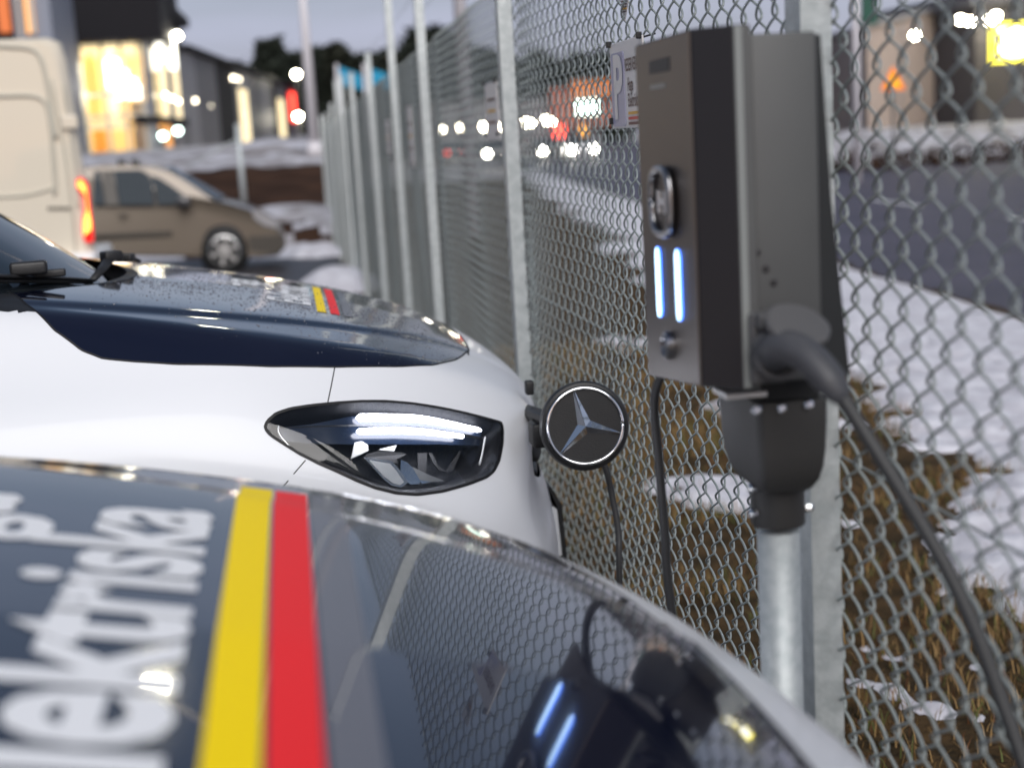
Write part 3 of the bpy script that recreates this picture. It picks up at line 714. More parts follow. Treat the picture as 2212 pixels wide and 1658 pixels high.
sm = np.where(Y > 32.6+1.2*(nb1.fbm(X*.5, X*0+3)-.5)-.25*np.clip(-X-2, 0, 8), .5, -1)+(nb1.fbm(X*2.2, Y*2.2, 3)-.5)*1.3
sm = np.maximum(sm, np.where((Y > 26.5) & (Y < 28.0), .35, -1)+(nb1.fbm(X*1.1+40, Y*1.1, 3)-.5)*1.2)
sm = np.maximum(sm, np.where((Y > 24.6) & (Y < 26.2), -.1, -1)+(nb1.fbm(X*2+80, Y*2, 3)-.5)*2.0)
V, q = gridmesh(X, Y, Z+.05*np.clip(sm, 0, 1)+.015, sm > 0)
tag(mesh_obj('snow_bank', V, q, 'dirty_snow'), 'ploughed lumpy snow lying on the brown soil bank', 'snow', kind='stuff')
# snow heaps left at the foot of the fence
def heap(cx, cy, rx, ry, h, lb):
    a = np.linspace(0, 2*math.pi, 29); r = np.linspace(0, 1, 12); g = []
    for t in r:
        row = []
        for w in a:
            x = cx+rx*t*math.cos(w); y = cy+ry*t*math.sin(w); k = .75+.5*float(nb1(math.cos(w)*2+cx*3+9, math.sin(w)*2+cy*3+9))
            x = cx+(x-cx)*k; y = cy+(y-cy)*k
            row.append((x, y, float(gz(x, y))-.02+h*(1-t*t)*(.8+.5*float(nb1(x*3+50, y*3+50)))))
        g.append(row)
    m = MB(); m.grid(g); o = m.build('snow_heap', 'snow', None, True); tag(o, lb, 'snow heap', 'small snow heaps by the fence')
p = atz(745, 612, -.1); heap(p[0]-.1, p[1]-.4, .62, .8, .24, 'rounded snow heap at the fence foot just beyond the dark hood')
p = atz(715, 545, -.15); heap(p[0]-.25, p[1]-.2, .5, .8, .2, 'low snow heap at the fence foot beside the rubble')
p = atz(575, 565, -.15); heap(p[0]+.1, p[1]+1.2, .7, .7, .10, 'flat snow remnant in front of the bronze car bumper')
# ================================================================== chain-link fence
FX = .78; WM = .078; BAY = 2.574        # fence plane, mesh diamond, bay length (33 diamonds)
fence = thing('chain_link_fence', (FX, 2.1, 0), 'galvanised chain-link fence on tall steel posts along the parking lot', 'fence')
def linkmesh(seg, sides, r, top=2.10, bot=.02):
    nw = int(round(BAY/(WM/2))); z = np.arange(bot, top, WM/seg); V = []; Fc = []; N = len(z); a = np.arange(sides)*2*math.pi/sides
    for i in range(nw):
        th = 2*math.pi*z/WM+i*math.pi; tri_ = np.arcsin(.95*np.sin(th))/math.asin(.95)
        jx = .0011*math.sin(i*2.1)+.0012*np.sin(z*2.3+i*.7); jy = .010*np.sin(z*1.7+i*.05)+.006*math.sin(i*.19)
        y = i*WM/2+WM/4+(WM/4+.0098)*tri_+jx; x = .0066*np.cos(th)+jy
        pts = np.column_stack([x, y, z]); T = np.gradient(pts, axis=0); T /= np.linalg.norm(T, axis=1)[:, None]
        u = np.cross(T, (1., 0, 0)); u /= np.linalg.norm(u, axis=1)[:, None]; w = np.cross(T, u)
        k = i*N*sides
        V.append((pts[:, None]+r*(np.cos(a)[None, :, None]*u[:, None]+np.sin(a)[None, :, None]*w[:, None])).reshape(-1, 3))
        i0 = (np.arange(N-1)[:, None]*sides+np.arange(sides)[None]); i1 = (np.arange(N-1)[:, None]*sides+(np.arange(sides)[None]+1) % sides)
        Fc.append(np.stack([i0, i1, i1+sides, i0+sides], -1).reshape(-1, 4)+k)
    V = np.vstack(V); Fc = np.vstack(Fc)
    me = bpy.data.meshes.new('chain_link'); me.vertices.add(len(V)); me.vertices.foreach_set('co', V.ravel())
    me.loops.add(Fc.size); me.loops.foreach_set('vertex_index', Fc.ravel().astype(np.int32)); me.polygons.add(len(Fc))
    me.polygons.foreach_set('loop_start', np.arange(len(Fc), dtype=np.int32)*4); me.polygons.foreach_set('use_smooth', np.ones(len(Fc), bool))
    me.update(calc_edges=True); me.validate(); return me
hi_me = linkmesh(16, 6, .0023); hi_me.materials.append(MATS['wire'])
lo_me = linkmesh(8, 4, .0021); lo_me.materials.append(MATS['wire'])
for k in range(-1, 10):
    o = bpy.data.objects.new('chain_link_panel', hi_me if k < 1 else lo_me); COL.objects.link(o); o.parent = fence
    o.location = (0, k*BAY, float(gz(0, 2.1+(k+.5)*BAY))); o['kind'] = 'stuff'
posts = [(-.48, 2.35), (1.965, 2.62), (4.70, 2.62), (7.46, 2.62), (9.45, 2.60), (11.88, 2.34), (14.9, 2.36), (17.3, 2.48), (18.9, 2.50), (21.4, 2.30), (24.6, 2.26), (27.5, 2.3)]
for i, (y, h) in enumerate(posts):
    z0 = float(gz(0, y)); m = MB(); w = .062; t = .004; d = .045
    lean = (.0 if i not in (9, 10) else -.10, 0)
    # folded C section, open side away from the lot
    sec = [(-.022, -w/2), (-.022+d, -w/2), (-.022+d, -w/2+t), (-.022+t, -w/2+t), (-.022+t, w/2-t), (-.022+d, w/2-t), (-.022+d, w/2), (-.022, w/2)]
    m.prism([(FX-.038+a+lean[0]*0, y+b, z0-.2) for a, b in sec], (0, 0, h+.2)); pst = m.build('post', 'galv_post', fence)
    m = MB(); m.box((FX-.036, y, z0+h+.012), (.056, .07, .022), bev=.004); m.build('post_cap', 'galv', pst)
for nm, zz in (('tension_wire', 2.10), ('tension_wire', 1.06), ('tension_wire', .04)):
    m = MB(); m.tube([(FX+.009, y, zz+float(gz(0, y))) for y in np.linspace(-.6, 27.5, 40)], .0022, 5); m.build(nm, 'wire', fence, True)
for zz in (2.25, 2.38):
    m = MB(); m.tube([(FX-.02, y, zz+float(gz(0, y))+.012*math.sin(y*1.2)) for y in np.linspace(4.95, 21, 60)], .0016, 4); m.build('barbed_wire', 'wire', fence, True)
# ================================================================== signs on the fence
mat('sign_white', (.78, .75, .73), .45); mat('sign_blue', (.33, .33, .50), .4, noise=(4, .6, (.52, .50, .58))); mat('sign_text', (.10, .045, .04), .5)
mat('sign_red', (.62, .07, .05), .5); mat('sign_yellow', (.75, .42, .05), .5); mat('sign_brown', (.16, .06, .05), .5)
def fence_text(tx, size, y, z, x, m, parent, name, sx=.62, bold=0.):
    V, Fc = text_tris(tx, size, sx, bold); mesh_obj(name, np.column_stack([np.full(len(V), x), y-V[:, 0], z+V[:, 1]]), Fc, m, parent, False)
def sign(y0, z0, w, h, lb, grp, full=True, tilt=0):
    """y0 = far upper corner; board hangs towards the camera side"""
    s = thing('parking_sign', (FX-.025, y0, z0-h), lb, 'sign', grp); x = FX-.028
    m = MB(); m.box((x, y0-w/2, z0-h/2), (.004, w, h), bev=.0015); m.build('board', 'sign_white', s)
    if full:
        # rounded blue panel with a white P
        c = [(y0-.018-.062+.062*a*0, 0) for a in (0,)]
        pw, ph = .122, h*.86; yy, zz = y0-.014, z0-.022; r = .012; pl = []
        for (cy, cz, a0) in ((yy-r, zz-r, 0), (yy-pw+r, zz-r, 90), (yy-pw+r, zz-ph+r, 180), (yy-r, zz-ph+r, 270)):
            for k in range(5): an = rad(a0+k*22.5); pl.append((x-.0042, cy+r*math.cos(an), cz+r*math.sin(an)))
        m = MB(); m.prism(pl, (.002, 0, 0)); m.build('blue_panel', 'sign_blue', s)
        fence_text('P', .19, yy-.022, zz-ph+.022, x-.0055, 'sign_white', s, 'letter', .9, .006)
        tx = yy-pw-.012
        fence_text('RESERVERAD', .038, tx+.004, z0-.066, x-.0035, 'sign_text', s, 'lettering', .62, .0006)
        fence_text('Haga', .040, tx-.014, z0-.108, x-.0035, 'sign_text', s, 'lettering', .6, .0006)
        fence_text('Elektriska', .040, tx-.014, z0-.142, x-.0035, 'sign_text', s, 'lettering', .6, .0006)
        for k, mm in enumerate(('sign_yellow', 'sign_red', 'sign_brown')):
            m = MB(); m.box((x-.003, tx-.014-.05, z0-.156-k*.011), (.002, .10, .006)); m.build('stripe', mm, s)
    else:
        for k in range(3):
            m = MB(); m.box((x-.003, y0-w*.5, z0-h*(.3+.2*k)), (.002, w*.6, h*.05)); m.build('stripe', ('sign_text', 'sign_yellow', 'sign_brown')[k], s)
    for yy2, zz2 in ((y0-.01, z0-.006), (y0-w+.01, z0-.006), (y0-.01, z0-h+.012), (y0-w+.01, z0-h+.012)):
        m = MB(); m.box((x-.006, yy2, zz2+.006), (.012, .009, .014), bev=.002); m.tube([(x-.004, yy2, zz2), (x+.012, yy2+.008, zz2+.004), (x+.03, yy2, zz2+.008)], .0022, 6); m.build('cable_tie', 'black_plastic', s)
p = atx(1318, 97, FX-.028); q = atx(1328, 278, FX-.028); sign(p[1], p[2], .30, p[2]-q[2], 'white parking sign with blue P panel partly behind the charger', 'parking signs on the fence')
p = atx(1047, 182, FX-.028); sign(p[1]+.0, p[2], .30, .20, 'white parking sign tied to the fence beside the second bare steel post', 'parking signs on the fence', False)
p = atx(833, 258, FX-.028); sign(p[1], p[2], .30, .26, 'white sign far down the fence, hung between two posts', 'parking signs on the fence', False)
p = atx(879, 228, FX-.028); sign(p[1], p[2], .26, .36, 'tall pinkish white sign far down the fence, close behind a post', 'parking signs on the fence', False)
# pointed paper tag caught in the mesh
tg = thing('fence_tag', tuple(atx(1347, 40, FX-.012)), 'pointed white paper tag hanging on the fence above the parking sign', 'tag')
x = FX-.014; c = [atx(1337, -25, x), atx(1359, -25, x), atx(1357, 4, x), atx(1350, 47, x), atx(1346, 40, x)]
m = MB(); m.prism(c, (.0012, 0, 0)); m.build('paper', 'sign_white', tg)
for k, (py, wv) in enumerate(((4, 13), (10, 12), (16, 11), (20, 10), (26, 9))):
    m = MB(); a = atx(1340+k*.9, py, x-.001); b_ = atx(1340+k*.9+wv, py-2, x-.001); m.tube([a, b_], .0011 if k != 3 else .002, 4); m.build('print_line', 'sign_text' if k != 3 else 'sign_yellow', tg)
# ================================================================== charging station
ch = thing('charging_station', (.647, 1.87, 0), 'dark grey charging station on galvanised pipe with two lit blue strips', 'charger')
X0, YN, YF = .50, 1.721, 1.99; BV_ = .041; YS, YS2 = YN-BV_, YF+BV_; X1, X2 = .562, .642
ZT = float(aty(1571, 53, YS)[2]); ZB = float(aty(1587, 843, YS)[2]); ZR = ZT-.012; ZBF = float(atx(1406, 813, X0)[2])
def hexa(pts_top, pts_bot):
    n = len(pts_top); return list(pts_bot)+list(pts_top), [tuple(range(n))[::-1], tuple(range(n, 2*n))]+[(i, (i+1) % n, n+(i+1) % n, n+i) for i in range(n)]
plan = [(X1, YS), (X0+BV_, YS), (X0+.012, YN-.012), (X0, YN), (X0, YF), (X0+.012, YF+.012), (X0+BV_, YS2), (X1, YS2)]
def zbot(x, y): return ZB+(ZBF-ZB)*np.clip((y-YN)/(YF-YN), 0, 1)*(x < X0+.03)
m = MB(); V, Fc = hexa([(a, b, ZT) for a, b in plan], [(a, b, zbot(a, b)) for a, b in plan]); m.add(V, Fc); cover = m.build('front_cover', 'charger_dark', ch)  # dark reflection on the bevels is put into the cover colour
bvm = cover.modifiers.new('b', 'BEVEL'); bvm.width = .003; bvm.segments = 2; bvm.limit_method = 'ANGLE'; bvm.angle_limit = rad(25)
m = MB(); V, Fc = hexa([(X0-.0025, YN+.002, ZT-.003), (X0-.0025, YF-.002, ZT-.003), (X0, YF-.002, ZT-.003), (X0, YN+.002, ZT-.003)], [(X0-.0025, YN+.002, zbot(X0, YN)+.003), (X0-.0025, YF-.002, zbot(X0, YF)+.003), (X0, YF-.002, zbot(X0, YF)+.003), (X0, YN+.002, zbot(X0, YN)+.003)]); m.add(V, Fc); fp_ = m.build('front_panel', 'charger_front', ch)
for sy, yy in ((-1, YS), (1, YS2)):
    m = MB(); m.box((X0+BV_+.0055, yy+sy*.0012, (ZT+ZB)/2), (.010, .003, ZT-ZB-.004), bev=.001); m.build('cover_edge', 'charger_lip', ch)
    m = MB(); m.box(((X0+BV_+.0105+X1)/2, yy+sy*.0008, (ZT+ZB)/2), (X1-X0-BV_-.0105, .003, ZT-ZB-.004)); m.build('side_trim', 'charger_side', ch)
m = MB(); m.box(((X1+X2)/2+.002, (YS+YS2)/2, (ZR+ZB)/2+.003), (X2-X1+.004, YS2-YS-.004, ZR-ZB-.006), bev=.004); rear = autosmooth(m.build('rear_housing', 'charger_side', ch, True))
# black mounting plate, wider at the foot
qa = aty(1790, 432, YS+.02); qb = aty(1832, 800, YS+.02)
m = MB(); m.prism([(X2+.001, YS+.01, ZR-.004), (X2+.012, YS+.01, ZR-.004), (qa[0], YS+.01, qa[2]), (qb[0]-.002, YS+.01, qb[2]), (qb[0]-.004, YS+.01, ZB+.004), (X2+.001, YS+.01, ZB+.004)], (0, YS2-YS-.02, 0)); m.build('mounting_plate', 'charger_back', ch)
# two light strips on the front
for a, b_ in (((1422, 532), (1428, 684)), ((1465, 537), (1470, 692))):
    p, q = atx(*a, X0-.003), atx(*b_, X0-.003); yy = (p[1]+q[1])/2; hw = .0125
    m = MB(); pl = []
    for cy, cz, a0 in ((yy, p[2]-hw, 0), (yy, q[2]+hw, 180)):
        for k in range(9): an = rad(a0+k*22.5); pl.append((X0-.0028, cy+hw*math.cos(an), cz+hw*math.sin(an)))
    m.prism(pl, (-.002, 0, 0)); st2 = m.build('light_strip', 'led_blue', ch)
    m = MB(); pl = [(X0-.005, yy+(v[1]-yy)*.6, q[2]+hw+(v[2]-q[2]-hw)*.985+.0) for v in pl]; m.prism(pl, (-.001, 0, 0)); m.build('light_core', 'led_core', st2)
# oval badge ring with H, lock and small type plate
rc_ = (atx(1440, 435, X0-.003)); ry = abs(atx(1421, 435, X0)[1]-atx(1460, 435, X0)[1])/2; rz_ = (atx(1440, 366, X0)[2]-atx(1440, 504, X0)[2])/2
m = MB(); t = np.linspace(0, 2*math.pi, 65); sup = lambda c_: np.sign(c_)*np.abs(c_)**.62
m.tube([(X0-.010, rc_[1]+ry*float(sup(math.cos(a))), rc_[2]+rz_*float(sup(math.sin(a)))) for a in t], .0055, 10, flat=1.2); bad = m.build('badge_ring', 'dark_steel', ch, True)
m = MB(); m.prism([(X0-.004, rc_[1]+ry*.9*float(sup(math.cos(a))), rc_[2]+rz_*.92*float(sup(math.sin(a)))) for a in t[:-1]], (-.003, 0, 0)); m.build('badge_plate', 'charger_front', bad)
for dy in (-.016, .016):
    m = MB(); m.box((X0-.009, rc_[1]+dy, rc_[2]), (.004, .009, .03)); m.build('letter', 'sign_white', bad)
m = MB(); m.box((X0-.009, rc_[1], rc_[2]), (.004, .024, .008)); m.build('letter', 'sign_white', bad)
lc = atx(1449, 745, X0-.003); m = MB(); m.lathe([(.019, -.002), (.019, .008), (.014, .011), (.011, .007), (0, .006)], lc, (-1, 0, 0), 28); autosmooth(m.build('lock', 'dark_steel', ch))
tp = atx(1424, 152, X0-.003); m = MB(); m.box((X0-.0030, tp[1], tp[2]+.006), (.001, .10, .018)); m.build('type_plate', 'charger_dark', ch)
m = MB(); m.box((X0-.0030, tp[1]+.012, tp[2]-.02), (.001, .075, .006)); m.build('type_plate', 'charger_lip', ch)
for px_ in ((1636, 545), (1655, 580), (1672, 610)):
    p = aty(*px_, YS); m = MB(); m.lathe([(.0045, 0), (.003, .0015), (0, .0018)], (p[0], YS+.0005, p[2]), (0, -1, 0), 10); m.build('mud_spot', 'charger_dark', rear)
# socket with its raised lid
YP = YS-.002
a, b_ = aty(1614, 672, YP), aty(1700, 820, YP); cx_, cz_ = (a[0]+b_[0])/2, (a[2]+b_[2])/2; sw, sh = b_[0]-a[0], a[2]-b_[2]
m = MB(); m.box((cx_, YP-.006, cz_), (sw, .016, sh), bev=.006); sock = autosmooth(m.build('socket', 'socket_grey', ch, True))
oc = np.array([cx_+.006, YP-.016, cz_-.004]); m = MB(); m.lathe([(.030, 0), (.034, .004), (.034, .022), (.030, .024), (.026, .018), (.025, 0)], oc, (0, -1, 0), 36); m.build('socket_collar', 'socket_grey', sock, True)
lcn = aty(1722, 702, YP-.055); ln_ = np.array([.12, -.50, .86]); m = MB(); m.lathe([(.036, -.006), (.040, -.003), (.040, .003), (.036, .006), (0, .0065)], lcn, ln_, 36); lid = autosmooth(m.build('socket_lid', 'socket_grey', sock))
m = MB(); m.box((lcn[0]-.03, YP-.02, lcn[2]+.004), (.02, .035, .02), bev=.004); m.build('lid_hinge', 'socket_grey', lid)
# cup, collar and pipe below the box
xl = aty(1640, 880, 1.775)[0]; xr = aty(1792, 880, 1.775)[0]; yf_ = 1.965; cxx, cyy = (xl+xr)/2, (1.775+yf_)/2; hx, hy = (xr-xl)/2, (yf_-1.775)/2
def rsec(kx_, ky_, z, r=.18, n=6):
    out = []
    for sx_, sy_, a0 in ((1, 1, 0), (-1, 1, 90), (-1, -1, 180), (1, -1, 270)):
        for k in range(n): an = rad(a0+k*90/(n-1)); out.append((cxx+hx*kx_*(sx_*(1-r)+r*math.cos(an)), cyy+hy*ky_*(sy_*(1-r)+r*math.sin(an)), z))
    return out
lv = [(850, 1.0), (858, 1.015), (900, 1.01), (960, .985), (1000, .94), (1030, .86), (1050, .74), (1062, .62), (1063, .50)]
m = MB(); secs = [rsec(k, k*.98, float(aty(1700, py+18, 1.775)[2])) for py, k in lv]
nS = len(secs[0]); m.add(np.array(secs).reshape(-1, 3), [(i*nS+j, i*nS+(j+1) % nS, (i+1)*nS+(j+1) % nS, (i+1)*nS+j) for i in range(len(secs)-1) for j in range(nS)]+[tuple(range(nS)), tuple(range((len(secs)-1)*nS, len(secs)*nS))])
cup = autosmooth(m.build('pole_adapter', 'charger_cup', ch), 50); zcup = secs[0][0][2]; zc2 = secs[-1][0][2]
for px_ in ((1634, 884), (1688, 880), (1746, 872)):
    p = aty(*px_, 1.772); m = MB(); m.lathe([(.0065, -.004), (.0065, .003), (.004, .005), (0, .005)], p, (0, -1, .1), 14); m.build('screw', 'chrome', cup)
p = aty(1607, 854, 1.74); m = MB(); m.box(p+np.array([.004, .03, 0]), (.055, .06, .006)); m.build('flange', 'plate_white', cup)
m = MB(); m.box((cxx, cyy, zcup+.012), (hx*1.7, hy*1.6, .03)); m.build('neck', 'charger_back', cup)
pcx, pcy = .647, 1.87
zcol = float(aty(1685, 1142, 1.84)[2]); m = MB(); m.lathe([(.037, 0), (.038, .002), (.038, zc2-zcol+.01)], (pcx, pcy, zcol), (0, 0, 1), 40); col_ = autosmooth(m.build('collar', 'charger_cup', ch))
for sx_ in (-1, 1):
    for dz in (.022, .058):
        m = MB(); m.lathe([(.007, .0), (.007, .008), (.004, .012)], (pcx+sx_*.036, pcy-.012, zcol+dz), (sx_, -.2, 0), 12); m.build('screw', 'chrome', col_)
m = MB(); m.lathe([(.030, 0), (.030, zcol+.02)], (pcx, pcy, -.03), (0, 0, 1), 40); m.build('pipe', 'galv', ch, True)
m = MB(); m.box((pcx+.07, pcy+.04, .35), (.10, .03, .05)); m.build('pipe_bracket', 'galv', ch)
# ---- charging cables (each with its plug)
cab1 = thing('charging_cable', (.66, 1.6, 1.3), 'grey plug and cable hanging from the socket with the raised lid', 'cable', 'charging cables')
hp = [aty(1664, 768, YP-.01), aty(1684, 752, YP-.055), aty(1712, 752, YP-.085), aty(1748, 772, YP-.11), aty(1782, 808, YP-.13), aty(1805, 838, YP-.14), aty(1822, 862, YP-.145)]
hp = smoothpath(hp, 5); rr2 = np.interp(np.linspace(0, 1, len(hp)), [0, .2, .5, .75, .9, 1], [.027, .026, .0225, .021, .016, .011])
m = MB(); m.tube(hp, rr2, 16, flat=.85); m.build('plug', 'plug_grey', cab1, True)
cp = smoothpath([aty(1815, 850, YP-.142), aty(1862, 925, 1.51), aty(1925, 1025, 1.48), aty(1990, 1130, 1.45), aty(2052, 1240, 1.42), aty(2110, 1365, 1.39), aty(2160, 1500, 1.36), aty(2205, 1630, 1.33), aty(2245, 1760, 1.30), aty(2275, 1900, 1.27), (.66, 1.2, .35), (.66, 1.1, .12), (.62, .90, .015), (.50, .55, .014), (.40, .2, .014)], 8)
m = MB(); m.tube(cp, .0092, 12); m.build('cord', 'cable_grey', cab1, True)
cab2 = thing('charging_cable', (.54, 2.0, 1.2), 'black cable running from under the charger to the starred charging flap', 'cable', 'charging cables')
c2 = smoothpath([(.545, 2.0, ZBF+.03), aty(1415, 850, 2.05), aty(1424, 1000, 2.07), aty(1436, 1150, 2.08), aty(1450, 1310, 2.09), (.60, 2.12, .35), (.62, 2.25, .06), (.66, 2.6, .012), (.70, 3.0, .012), (.705, 3.2, .10), aty(1338, 1245, 3.2), aty(1336, 1150, 3.22), aty(1322, 1070, 3.24), aty(1306, 1005, 3.25), aty(1275, 960, 3.30), aty(1225, 925, 3.4)], 8)
m = MB(); m.tube(c2, np.interp(np.linspace(0, 1, len(c2)), [0, .3, .6, 1], [.0072, .0075, .0078, .0078]), 10); m.build('cord', 'cable', cab2, True)
m = MB(); m.tube([aty(1240, 930, 3.36), aty(1215, 925, 3.42), aty(1185, 918, 3.52), aty(1150, 905, 3.66)], [.018, .024, .026, .026], 12); m.build('plug', 'black_plastic', cab2, True)
# ================================================================== background
mat('glow_warm', (1, .8, .4), emit=(1, .60, .20), es=.75); mat('glow_cream', (1, .9, .6), emit=(1, .80, .45), es=.85)
mat('glow_white', (1, 1, 1), emit=(1, .97, .90), es=4); mat('glow_orange', (1, .5, .1), emit=(1, .36, .05), es=.5)
mat('lamp_glow', (1, 1, .9), emit=(1, .93, .72), es=60); mat('lamp_glow_soft', (1, 1, .9), emit=(1, .88, .66), es=9)
mat('lamp_glow_green', (.9, 1, .9), emit=(.80, 1, .90), es=8); mat('glow_red', (1, .1, .05), emit=(1, .05, .03), es=3)
mat('tail_glow', (1, .5, .1), emit=(1, .33, .05), es=2.6); mat('tail_red', (.5, .01, .01), .2, emit=(1, .02, .01), es=.6)
mat('cladding_dark', (.008, .0075, .010), .7, spec=.2); mat('cladding_grey', (.10, .10, .115), .55, noise=(.8, .5, (.075, .075, .09))); mat('cladding_light', (.22, .22, .24), .55); mat('cladding_blue', (.20, .22, .27), .5)
mat('cladding_beige', (.30, .245, .225), .7, noise=(.4, .4, (.26, .21, .195))); mat('mullion', (.10, .10, .10), .4); mat('frame_light', (.5, .48, .42), .5)
glassmat('shop_glass', (.9, .9, .9))
mat('van_lamplit_white', (.66, .60, .49), .35, coat=.7); mat('bronze', (.135, .11, .085), .34, metal=.5, coat=.6); mat('bronze_trim', (.05, .042, .033), .5); mat('car_glass', (.008, .018, .028), .2, spec=.12)  # panel van is white; warm lamp light is put into its paint
mat('pole_white', (.62, .60, .63), .5); mat('flag_cyan', (.02, .30, .50), .7); mat('bark', (.04, .03, .022), .9); mat('needles', (.014, .02, .012), .9); mat('needles_b', (.022, .026, .016), .9)
mat('headlamp', (1, 1, 1), emit=(1, .95, .82), es=70); mat('car_dark', (.03, .03, .035), .3, coat=1.); mat('car_silver', (.35, .35, .37), .3, metal=.6, coat=1.)
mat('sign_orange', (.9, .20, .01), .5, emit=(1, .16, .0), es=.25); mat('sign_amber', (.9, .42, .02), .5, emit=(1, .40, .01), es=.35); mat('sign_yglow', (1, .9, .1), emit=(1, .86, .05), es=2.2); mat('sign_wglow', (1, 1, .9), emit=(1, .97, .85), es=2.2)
mat('orange_dim', (.5, .12, .03), .6, emit=(1, .25, .05), es=.25); mat('hall_grey', (.055, .05, .055), .7); mat('teal_glow', (.8, 1, .9), emit=(.70, 1, .88), es=4); mat('sign_green', (.008, .07, .045), .6); mat('red_wall', (.25, .085, .06), .7)
def bx3(m, x0, x1, y0, y1, z0, z1): return m.box(((x0+x1)/2, (y0+y1)/2, (z0+z1)/2), (abs(x1-x0), abs(y1-y0), abs(z1-z0)))
def lamp(px, Y, r, mt, lb, grp, arm=None, pole=False):
    p = aty(*px, Y); o = thing('wall_lamp' if not pole else 'street_lamp', tuple(p), lb, 'lamp', grp)
    m = MB(); m.lathe([(r*.3, -r*.9), (r*.8, -r*.6), (r, 0), (r*.8, r*.6), (r*.3, r*.9)], p, (0, 0, 1), 14); m.build('bulb', mt, o, True)
    m = MB(); m.lathe([(r*1.25, r*.75), (r*1.0, r*1.1), (r*.3, r*1.3)], p, (0, 0, 1), 12); m.build('hood', 'cladding_dark', o, True)
    if arm: m = MB(); m.tube([p+np.array([0, 0, r*1.1]), p+np.array(arm)], r*.18, 6); m.build('arm', 'mullion', o)
    return o
# ---- panel van at the left, tail towards the fence
YV = 12.9; xr0 = float(aty(190, 450, YV)[0]); gv = float(gz(0, 13))
pv = thing('panel_van', (xr0-2.5, YV+1, gv), 'white high-roof panel van, paint warmed for lamp light, with a lit tail light beside the bronze car', 'van')
prof = [aty(100, 80, YV), aty(126, 90, YV), aty(140, 130, YV), aty(155, 220, YV), aty(170, 320, YV), aty(182, 390, YV), aty(193, 460, YV), aty(203, 540, YV), aty(205, 600, YV)]
prof = [(p[0], p[2]) for p in prof]; zt = prof[0][1]
outl = [(-8.0, gv+.45), (-8.0, 1.1), (-7.6, 1.45), (-6.6, 1.75), (-5.9, 2.4), (-5.4, zt-.03)]+[(prof[0][0]-1.0, zt+.02)]+prof+[(prof[-1][0], gv+.45)]
m = MB(); n = len(outl)
rows = []
for dy, ins in ((0, .0), (-.045, .045), (-.06, .14)):
    pass
def vring(dy, k): 
    c = np.array([np.mean([p[0] for p in outl]), 1.45]); return [(c[0]+(a-c[0])*k, YV+dy, c[1]+(b-c[1])*k) for a, b in outl]
R_ = [vring(.10, 1.0), vring(.03, .99), vring(0, .965)]
m.add(np.array(R_).reshape(-1, 3), [(i*n+j, i*n+(j+1) % n, (i+1)*n+(j+1) % n, (i+1)*n+j) for i in range(2) for j in range(n)])
m.prism(R_[2], (0, .001, 0)); m.prism(vring(.10, 1.0), (-.34, 1.8, 0)); autosmooth(m.build('body_shell', 'van_lamplit_white', pv), 50)
def vline(pts, w=.018, nm='pressed_line', mt='van_lamplit_white', closed=False):
    q = smoothpath([aty(a, b, YV-.004) for a, b in pts], 4); mm = MB(); mm.tube(q, w, 6, flat=1); mm.build(nm, mt, pv, True)
mat('van_line', (.50, .475, .40), .4)
vline([(-120, 92), (0, 99), (62, 104), (85, 120), (98, 160), (112, 240), (122, 300)], .02, mt='van_line'); vline([(-120, 203), (0, 206), (70, 206), (98, 222), (108, 260), (115, 330), (120, 400), (118, 420)], .02, mt='van_line')
vline([(-120, 425), (0, 424), (60, 420), (118, 405)], .014, mt='van_line'); vline([(112, 170), (130, 270), (145, 360), (158, 470), (165, 560)], .012, mt='van_line'); vline([(138, 180), (150, 280), (163, 370), (170, 450)], .010, mt='van_line')
q = [aty(a, b, YV-.03) for a, b in ((164, 388), (172, 383), (180, 385), (190, 400), (193, 440), (200, 490), (201, 522), (183, 522), (178, 500), (178, 470), (184, 450), (182, 420), (172, 412), (165, 405))]
m = MB(); m.prism(q, (0, .06, 0)); tl = m.build('tail_light', 'tail_red', pv)
q = [aty(a, b, YV-.036) for a, b in ((168, 391), (176, 389), (184, 402), (188, 430), (190, 450), (196, 478), (196, 496), (181, 508), (181, 474), (188, 452), (185, 420), (174, 407), (168, 402))]
m = MB(); m.prism(q, (0, .012, 0)); m.build('lit_lens', 'tail_glow', tl)
m = MB(); p = aty(150, 263, YV-.02); m.box(p, (.14, .04, .12), bev=.015); m.build('hinge', 'van_lamplit_white', pv)
p = aty(192, 545, YV-.01); m = MB(); m.box(p+np.array([-.1, .5, -.1]), (.34, 1.3, .22), bev=.04); m.build('bumper', 'plate_white', pv, True)
for k, a in enumerate(range(106, 160, 8)):
    p = aty(a, 450, YV-.006); m = MB(); m.box(p, (.022, .006, .03)); m.build('badge_letter', 'bronze_trim', pv)
for xw in (xr0-1.2, xr0-5.0):
    m = MB(); m.lathe([(.22, -.1), (.33, -.1), (.345, 0), (.33, .1), (.2, .1)], (xw, YV+.1, gv+.34), (0, -1, 0), 28); w_ = m.build('wheel', 'tyre', pv, True)
    m = MB(); m.lathe([(.21, .06), (.2, .105), (.05, .09), (0, .09)], (xw, YV+.1, gv+.34), (0, -1, 0), 24); m.build('rim', 'alloy', w_)
p = aty(126, 53, YV-.02)
